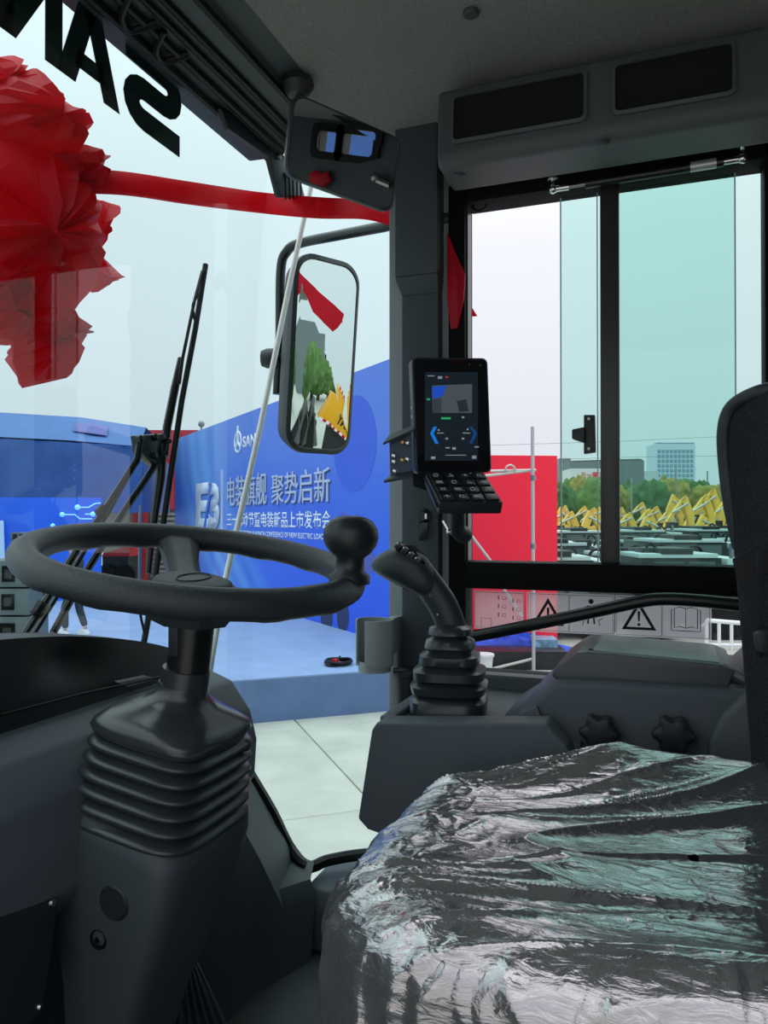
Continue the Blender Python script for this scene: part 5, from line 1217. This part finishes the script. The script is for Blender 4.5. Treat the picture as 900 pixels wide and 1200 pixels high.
# rows of parked dark machines with pale tops
wt_ = mat('pale_roof', rgb(205, 212, 215), .35)
dkb = mat('machine_black', (.020, .024, .026, 1), .45, vary=.3, vscale=2)
def machine(px, py, t, w_, d, h, k):
    c = PT(px, py, t); c.z = 0; top = min(.85-(py-608)/900*t, .45)
    ht = top-GZ
    m = thing('parked_machine', MLAB[k], 'machine', (c.x, c.y, GZ))
    ru = lambda x, y, z: V((c.x, c.y, GZ+z))+R*x+Fh*y
    def bx_(x0, x1, y0, y1, z0, z1, nm, mt, bev=.02): MB().prism([ru(x0, y0, z0), ru(x1, y0, z0), ru(x1, y1, z0), ru(x0, y1, z0)], (0, 0, z1-z0)).build(nm, mt, m, bevel=bev)
    bx_(-w_/2, w_*.20, 0, d*.55, ht-.10, ht, 'pale_roof', wt_); bx_(-w_*.40, w_*.10, d*.58, d, ht-.28, ht-.12, 'pale_roof', wt_)
    bx_(w_*.30, w_/2, .1, d*.9, ht-.30, ht-.12, 'rear_cover', wt_)
    bx_(-w_*.30, -w_*.02, -.02, d*.5, ht-.02, ht+.12, 'roof_hatch', dkb)
    bx_(-w_*.46, w_*.24, .05, d*.95, .9, ht-.10, 'cab_body', dkb)
    bx_(w_*.20, w_*.48, .12, d*.88, .5, ht-.30, 'engine_body', dkb)
    bx_(-w_*.48, w_*.48, .1, d*.9, .45, .95, 'chassis', dkb)
    bx_(-w_*.36, -w_*.10, .03, .06, ht*.55, ht-.18, 'side_window', mat('machine_glass', (.10, .13, .14, 1), .1), .0)
    bx_(-w_*.05, w_*.18, .03, .06, ht*.55, ht-.18, 'side_window', MATS['machine_glass'], .0)
    for x in (-w_*.30, w_*.30):
        for y in (0, d*.8): MB().tube([ru(x, y, .45), ru(x, y+.3, .45)], .45, 16).build('wheel', seal_m, m)
    rn = random.Random(k*7+1)
    for h_ in range(4):
        x = rn.uniform(-.45, .35)*w_; y = rn.uniform(.1, d*.8)
        MB().tube(spline([ru(x, y, ht-.3), ru(x+.12, y, ht+rn.uniform(.02, .2)), ru(x+.4, y+.1, ht+rn.uniform(0, .12)), ru(x+.6, y+.2, ht-.4)], 5), .035, 6).build('hose', seal_m, m)
    for h_ in range(3):
        x = rn.uniform(-.42, .30)*w_; y = rn.uniform(.0, d*.7); bx_(x, x+rn.uniform(.2, .5), y, y+.5, ht-.12, ht+rn.uniform(.02, .12), 'dark_fitting', dkb, .01)
    MB().tube([ru(w_*.35, .2, ht-.15), ru(w_*.35, .2, ht+.22)], .05, 8).build('exhaust', steel, m)
    return m
MSPEC = [(672, 652, 17.5, 2.0, 2.6), (815, 649, 17.5, 2.6, 2.6), (738, 647, 20.6, 1.9, 2.0), (668, 636, 23.4, 2.6, 4.0), (825, 632, 23, 3.0, 3.5), (757, 633, 27.2, 2.2, 4.0), (690, 622, 34, 2.7, 5.0), (765, 621, 34, 2.7, 5.0), (845, 620, 34, 2.8, 5.0), (908, 632, 27.2, 2.2, 4.0)]
MLAB = ['parked dark machine with pale top in the nearest row, left of the window bar', 'large parked dark machine with pale top in the nearest row beside the backrest', 'parked dark machine with pale top in the nearest row, just right of the window bar', 'parked dark machine right of the red board, second row', 'broad pale-topped machine in the second row, near the backrest', 'narrow pale-topped machine in the second row, middle of the tinted pane', 'pale-topped machine in the far row behind the window bar', 'pale-topped machine in the far row, middle of the tinted pane', 'pale-topped machine in the far row close to the backrest', 'pale-topped machine in the second row, mostly behind the backrest']
for k, (px, py, t, w_, d) in enumerate(MSPEC): machine(px, py, t, w_, d, 0, k)

# excavator booms in rows
yel = mat('boom_yellow', rgb(248, 196, 84), .5, vary=.12, vscale=1)
yel2 = mat('boom_edge', rgb(90, 78, 52), .6)
XG = 'rows of yellow excavator booms'
ORD = ['first', 'second', 'third', 'fourth', 'fifth', 'sixth', 'seventh', 'eighth', 'ninth', 'tenth', 'eleventh', 'twelfth', 'thirteenth', 'fourteenth', 'fifteenth', 'sixteenth', 'seventeenth', 'eighteenth', 'nineteenth', 'twentieth', 'twenty-first', 'twenty-second', 'twenty-third', 'twenty-fourth', 'twenty-fifth', 'twenty-sixth']
cnt = {}
def nth(k): cnt[k] = cnt.get(k, -1)+1; return ORD[cnt[k]]
def excavator(px, t, sc, flip, tall, row='back'):
    q = PT(px, 600, t); c = V((q.x, q.y, GZ)); u_ = R*(-1 if flip else 1)
    lab = ('yellow excavator with tall folded boom, %s from the left of the tall ones' if tall else 'yellow excavator with low folded boom, %s from the left of the low ones') % nth((tall, row))
    m = thing('excavator', lab, 'excavator', c, XG+(' standing tall' if tall else ' folded low'))
    P = lambda x, z, y=0: c+u_*x*sc+V((0, 0, z*sc))+Fh*y
    def bar(p0, p1, p2, w0, w1, w2, nm):
        L = []
        for (x, z), w_ in zip((p0, p1, p2), (w0, w1, w2)): L.append([P(x-w_*.6, z-w_*.5, -.25), P(x+w_*.6, z+w_*.5, -.25), P(x+w_*.6, z+w_*.5, .25), P(x-w_*.6, z-w_*.5, .25)])
        MB().loft(L).build(nm, yel, m, smooth=False)
    H = 4.7 if tall else 3.8
    bar((-1.2, 1.2), (-.5, H*.62), (.7, H), .50, .58, .34, 'boom')
    bar((.7, H), (1.25, H*.68), (1.5, 1.2 if tall else 1.7), .36, .42, .28, 'stick')
    MB().tube([P(-.9, 1.0, -.3), P(-.2, H*.62, -.3)], .12*sc, 6).tube([P(-.4, H*.72, -.3), P(1.0, H*.9, -.3)], .10*sc, 6).build('cylinder', galv, m)
    MB().prism([P(1.0, .3, -.5), P(1.9, .3, -.5), P(1.9, 1.3, -.5), P(1.3, 1.6, -.5)], Fh*1.0).build('bucket', yel2, m)
    MB().prism([P(-2.6, .9, -1), P(-.4, .9, -1), P(-.4, 1.9, -1), P(-2.6, 2.0, -1)], Fh*2.2).build('engine_house', yel, m)
    MB().prism([P(-.9, 1.0, -1.05), P(-.1, 1.0, -1.05), P(-.1, 2.6, -1.05), P(-.9, 2.6, -1.05)], Fh*1).build('cab', dkb, m)
    MB().prism([P(-2.4, .0, -1.2), P(.8, .0, -1.2), P(.8, .8, -1.2), P(-2.4, .8, -1.2)], Fh*2.6).build('track', dkb, m)
for k in range(33):
    px = 636+k*8.2+random.uniform(-1.5, 1.5); tall = px > 778 and k % 3 != 0; tt = 58+((k*3) % 8)*4.6
    excavator(px, tt, (1.06 if tall else .96)*random.uniform(.92, 1.06)*(tt/72)**.8, k % 4 == 0, tall)

# trees
def leafm(name, c): return mat(name, rgb(*c), .9, vary=.35, vscale=1.2, bump=1, bscale=2, spec=.1)
lm = [leafm('leaf_green', (96, 126, 74)), leafm('leaf_olive', (138, 132, 74)), leafm('leaf_dark', (76, 106, 70))]
def tree(c, h, r, m, lab, grp=None):
    t = thing('tree', lab, 'tree', c, grp); MB().tube([c, c+V((0, 0, h*.5))], .2, 6).build('trunk', mat('bark', (.08, .06, .04, 1), .9), t)
    mb = MB(); bmx = bmesh.new(); bmesh.ops.create_icosphere(bmx, subdivisions=4, radius=1)
    sd = random.uniform(0, 50)
    for v in bmx.verts:
        n = v.co.normalized(); k = 1+.28*noise.noise(n*2.2+V((sd, 0, 0)))+.14*noise.noise(n*6+V((sd, 3, 0)))+.12*noise.noise(n*14+V((sd, 3, 9)))+.08*noise.noise(n*30+V((sd, 3, 9)))
        v.co = V((n.x*r*k, n.y*r*k, n.z*h*.42*k))+c+V((0, 0, h*.60))
    me = bpy.data.meshes.new('crown'); bmx.to_mesh(me); bmx.free(); link('crown', me, lm[m], t, ang=180)
TG = ['round green tree in the belt beyond the excavators', 'olive brown tree in the belt beyond the excavators', 'dark green tree in the belt beyond the excavators']
for k in range(22):
    px = 628+k*13.5; tt = 106+(k*3 % 5)*8; q = PT(px, 600, tt); m = (0, 1, 2, 0, 1, 0)[k % 6] if px < 760 else (1, 0, 2, 1)[k % 4]
    hh = (608-random.uniform(562, 574))/900*tt+2.75
    tree(V((q.x, q.y, GZ)), hh*1.02, 2.6*random.uniform(.85, 1.1), m, TG[m]+', %s of these from the left' % nth('t%d' % m), ('green trees', 'olive trees', 'dark trees')[m]+' beyond the excavators')

# buildings
def bldg(px0, px1, py0, t, m, name, lab, dep=12):
    a = PT(px0, 608, t); b_ = PT(px1, 608, t); z = PT(px0, py0, t).z; r = thing(name, lab, 'building', (a.x, a.y, GZ))
    MB().prism([V((*a.xy, GZ)), V((*b_.xy, GZ)), V((*b_.xy, z)), V((*a.xy, z))], Fh*dep).build('wall', m, r, smooth=False); return r, a, b_, z
tw, a, b_, z = bldg(769, 815, 520, 330, mat('tower_wall', rgb(190, 205, 218), .5), 'tower_block', 'pale glass office tower rising above the trees')
tg = mat('tower_glass', rgb(112, 150, 172), .25)
for f in range(13):
    z0 = GZ+6+f*(z-GZ-8)/13
    for c in range(9):
        p0 = a.lerp(b_, .04+c*.104); p1 = a.lerp(b_, .04+c*.104+.075); MB().prism([V((*p0.xy, z0)), V((*p1.xy, z0)), V((*p1.xy, z0+1.45)), V((*p0.xy, z0+1.45))], -Fh*.15).build('window', tg, tw, smooth=False)
MB().prism([V((*a.lerp(b_, .02).xy, z)), V((*a.lerp(b_, .98).xy, z)), V((*a.lerp(b_, .98).xy, z+.5)), V((*a.lerp(b_, .02).xy, z+.5))], Fh*3).build('parapet', tg, tw)
bl2, *_ = bldg(655, 669, 537, 206, mat('slab_grey', rgb(128, 134, 140), .7), 'office_block', 'narrow grey block right beside the red board', 10)
bl3, a, b_, z = bldg(668, 755, 540, 180, mat('hall_grey', rgb(112, 120, 124), .7), 'factory_hall', 'wide dark grey factory hall behind the tree belt', 20)
MB().prism([V((*a.xy, z)), V((*b_.xy, z)), V((*b_.lerp(a, .05).xy, z+.5)), V((*a.lerp(b_, .05).xy, z-.3))], Fh*20).build('roof_edge', mat('roof_dark', rgb(90, 98, 102), .7), bl3)
bl4, a, b_, z = bldg(669, 704, 549, 170, mat('hall_white', rgb(210, 212, 214), .7), 'white_hall', 'white hall front with red lettering left of the window bar', 8)
la = PT(681, 560, 169.8); text('red_letters', '三一重工', la, R, (0, 0, 1), 26/900*170, 7/900*170, mat('sign_red', rgb(215, 60, 70), .6), bl4, .02, .05)
bl5, *_ = bldg(755, 772, 552, 260, mat('hall_pale', rgb(176, 190, 196), .7), 'pale_hall', 'pale hall between the grey factory and the tower', 10)
for a in (655, 659, 663): pass
# distant light masts and overhead lines
for k, (px_, y_, t_) in enumerate(((792, 546, 100), (829, 552, 110), (740, 560, 80))):
    q = PT(px_, y_, t_); o = MB().tube([V((q.x, q.y, GZ)), q], .10, 6).build('light_mast', steel); tag(o, ('thin light mast standing in front of the tower', 'thin light mast right of the tower', 'low light mast among the yellow booms near the window bar')[k], 'mast')
for k, (y0, y1) in enumerate(((517, 508), (536, 533))):
    o = MB().tube([PT(540, y0+6, 150), PT(730, y0, 150), PT(920, y1, 150)], .05, 4).build('power_line', steel); tag(o, ('upper overhead power line crossing behind the side window', 'lower overhead power line crossing behind the side window')[k], 'cable')

# ================================================================== BEHIND THE CAB (seen in the mirrors)
yb = mat('machine_yellow', rgb(246, 176, 30), .35, vary=.03, vscale=2)
lo = thing('loader_body', 'dark frame of this loader under the cab, with its yellow engine hood behind', 'vehicle', (.8, -2.5, GZ))
MB().bb(.1, 1.45, -4.2, -1.5, -.9, .05).build('engine_hood', yb, lo, bevel=.06, seg=3)
MB().bb(.1, 1.45, -4.2, -1.0, -1.25, -.95).build('chassis_deck', plastic_d, lo, bevel=.02)
MB().bb(-.2, 1.6, -1.1, .93, -.4, -.07).build('cab_floor_frame', plastic_d, lo)
MB().bb(.2, 1.2, -1.2, .7, -1.9, -.4).build('frame_foot', plastic_d, lo)
yc_ = mref(397, 487, 9.0); KS = .66
ym = thing('yellow_machine', 'yellow machine with black lettering and red-white tape shown in the outside mirror', 'vehicle', (yc_.x, yc_.y, GZ))
MT = Matrix.Rotation(radians(22), 3, 'Y'); YP = lambda x, y, z: yc_+MT @ (V((x, y, z))*KS)
MB().box(YP(.25, -.8, 0), (2.0*KS, 1.6*KS, 1.25*KS), M=MT).build('body', yb, ym, bevel=.03)
MB().box(YP(.75, -1.0, 1.15), (1.0*KS, 1.4*KS, 1.25*KS), M=MT).build('upper_body', yb, ym, bevel=.03)
text('side_letters', 'SANY', YP(.95, .02, -.33), MT @ V((-1, 0, 0)), MT @ V((0, 0, 1)), .95*KS, .42*KS, black, ym, .03, .006)
for k in range(14):
    MB().box(YP(-.68+k*.145, .01, -.58), (.145*KS, .02, .10*KS), M=MT).build('reflective_strip', red_m if k % 2 else white_p, ym)
    if k < 7: MB().box(YP(.32+k*.145, -.29, 1.72), (.145*KS, .02, .10*KS), M=MT).build('reflective_strip', red_m if k % 2 else white_p, ym)
MB().bb(yc_.x-.3, yc_.x+.9, yc_.y-1.1, yc_.y-.2, GZ, yc_.z-.45).build('dark_chassis', dkb, ym)
# dark attachments heaped beside it
for k in range(9):
    c = mref(348+(k % 3)*10, 462+(k//3)*9, 15-(k//3)*2.0); c = V((c.x, c.y, GZ)); m = thing('parked_attachment', 'dark machine attachment in the heap reflected in the outside mirror, %s one' % ORD[k], 'attachment', c)
    MB().prism([c+V((-.28, 0, 0)), c+V((.28, 0, 0)), c+V((.2, 0, 1.6)), c+V((-.12, 0, 1.9))], (0, -.5, 0)).build('body', dkb, m)
    MB().tube([c+V((-.26, .1, .3)), c+V((.0, .1, 2.1)), c+V((.27, .1, .9))], .08, 6).build('arm', steel, m)
for k in range(7):
    c = mref(340+k*9, 440, 30+k*3); c.z = GZ
    tree(c, 5.3-.15*k+random.uniform(-.3, .3), 1.5, 0, 'fresh green tree in the row reflected in the outside mirror, %s from the left' % ORD[k], 'trees reflected in the outside mirror')
c = mref(350, 420, 75); o = MB().bb(c.x-14, c.x+6, c.y-8, c.y, GZ, 9).build('warehouse', mat('hall_grey2', rgb(120, 128, 132), .7)); tag(o, 'grey warehouse reflected behind the trees in the outside mirror', 'building')
# blue canopy standing behind the vehicle, shows through the rear window in the inside mirror
o = MB().prism([V((-22, -16, GZ)), V((-1.5, -16, GZ)), V((-1.5, -16, 5.5)), V((-11, -16, 7.5)), V((-22, -16, 5.5))], (0, -4, 0)).build('blue_canopy', tm); tag(o, 'blue canopy behind the loader, reflected in the inside mirror', 'canopy')
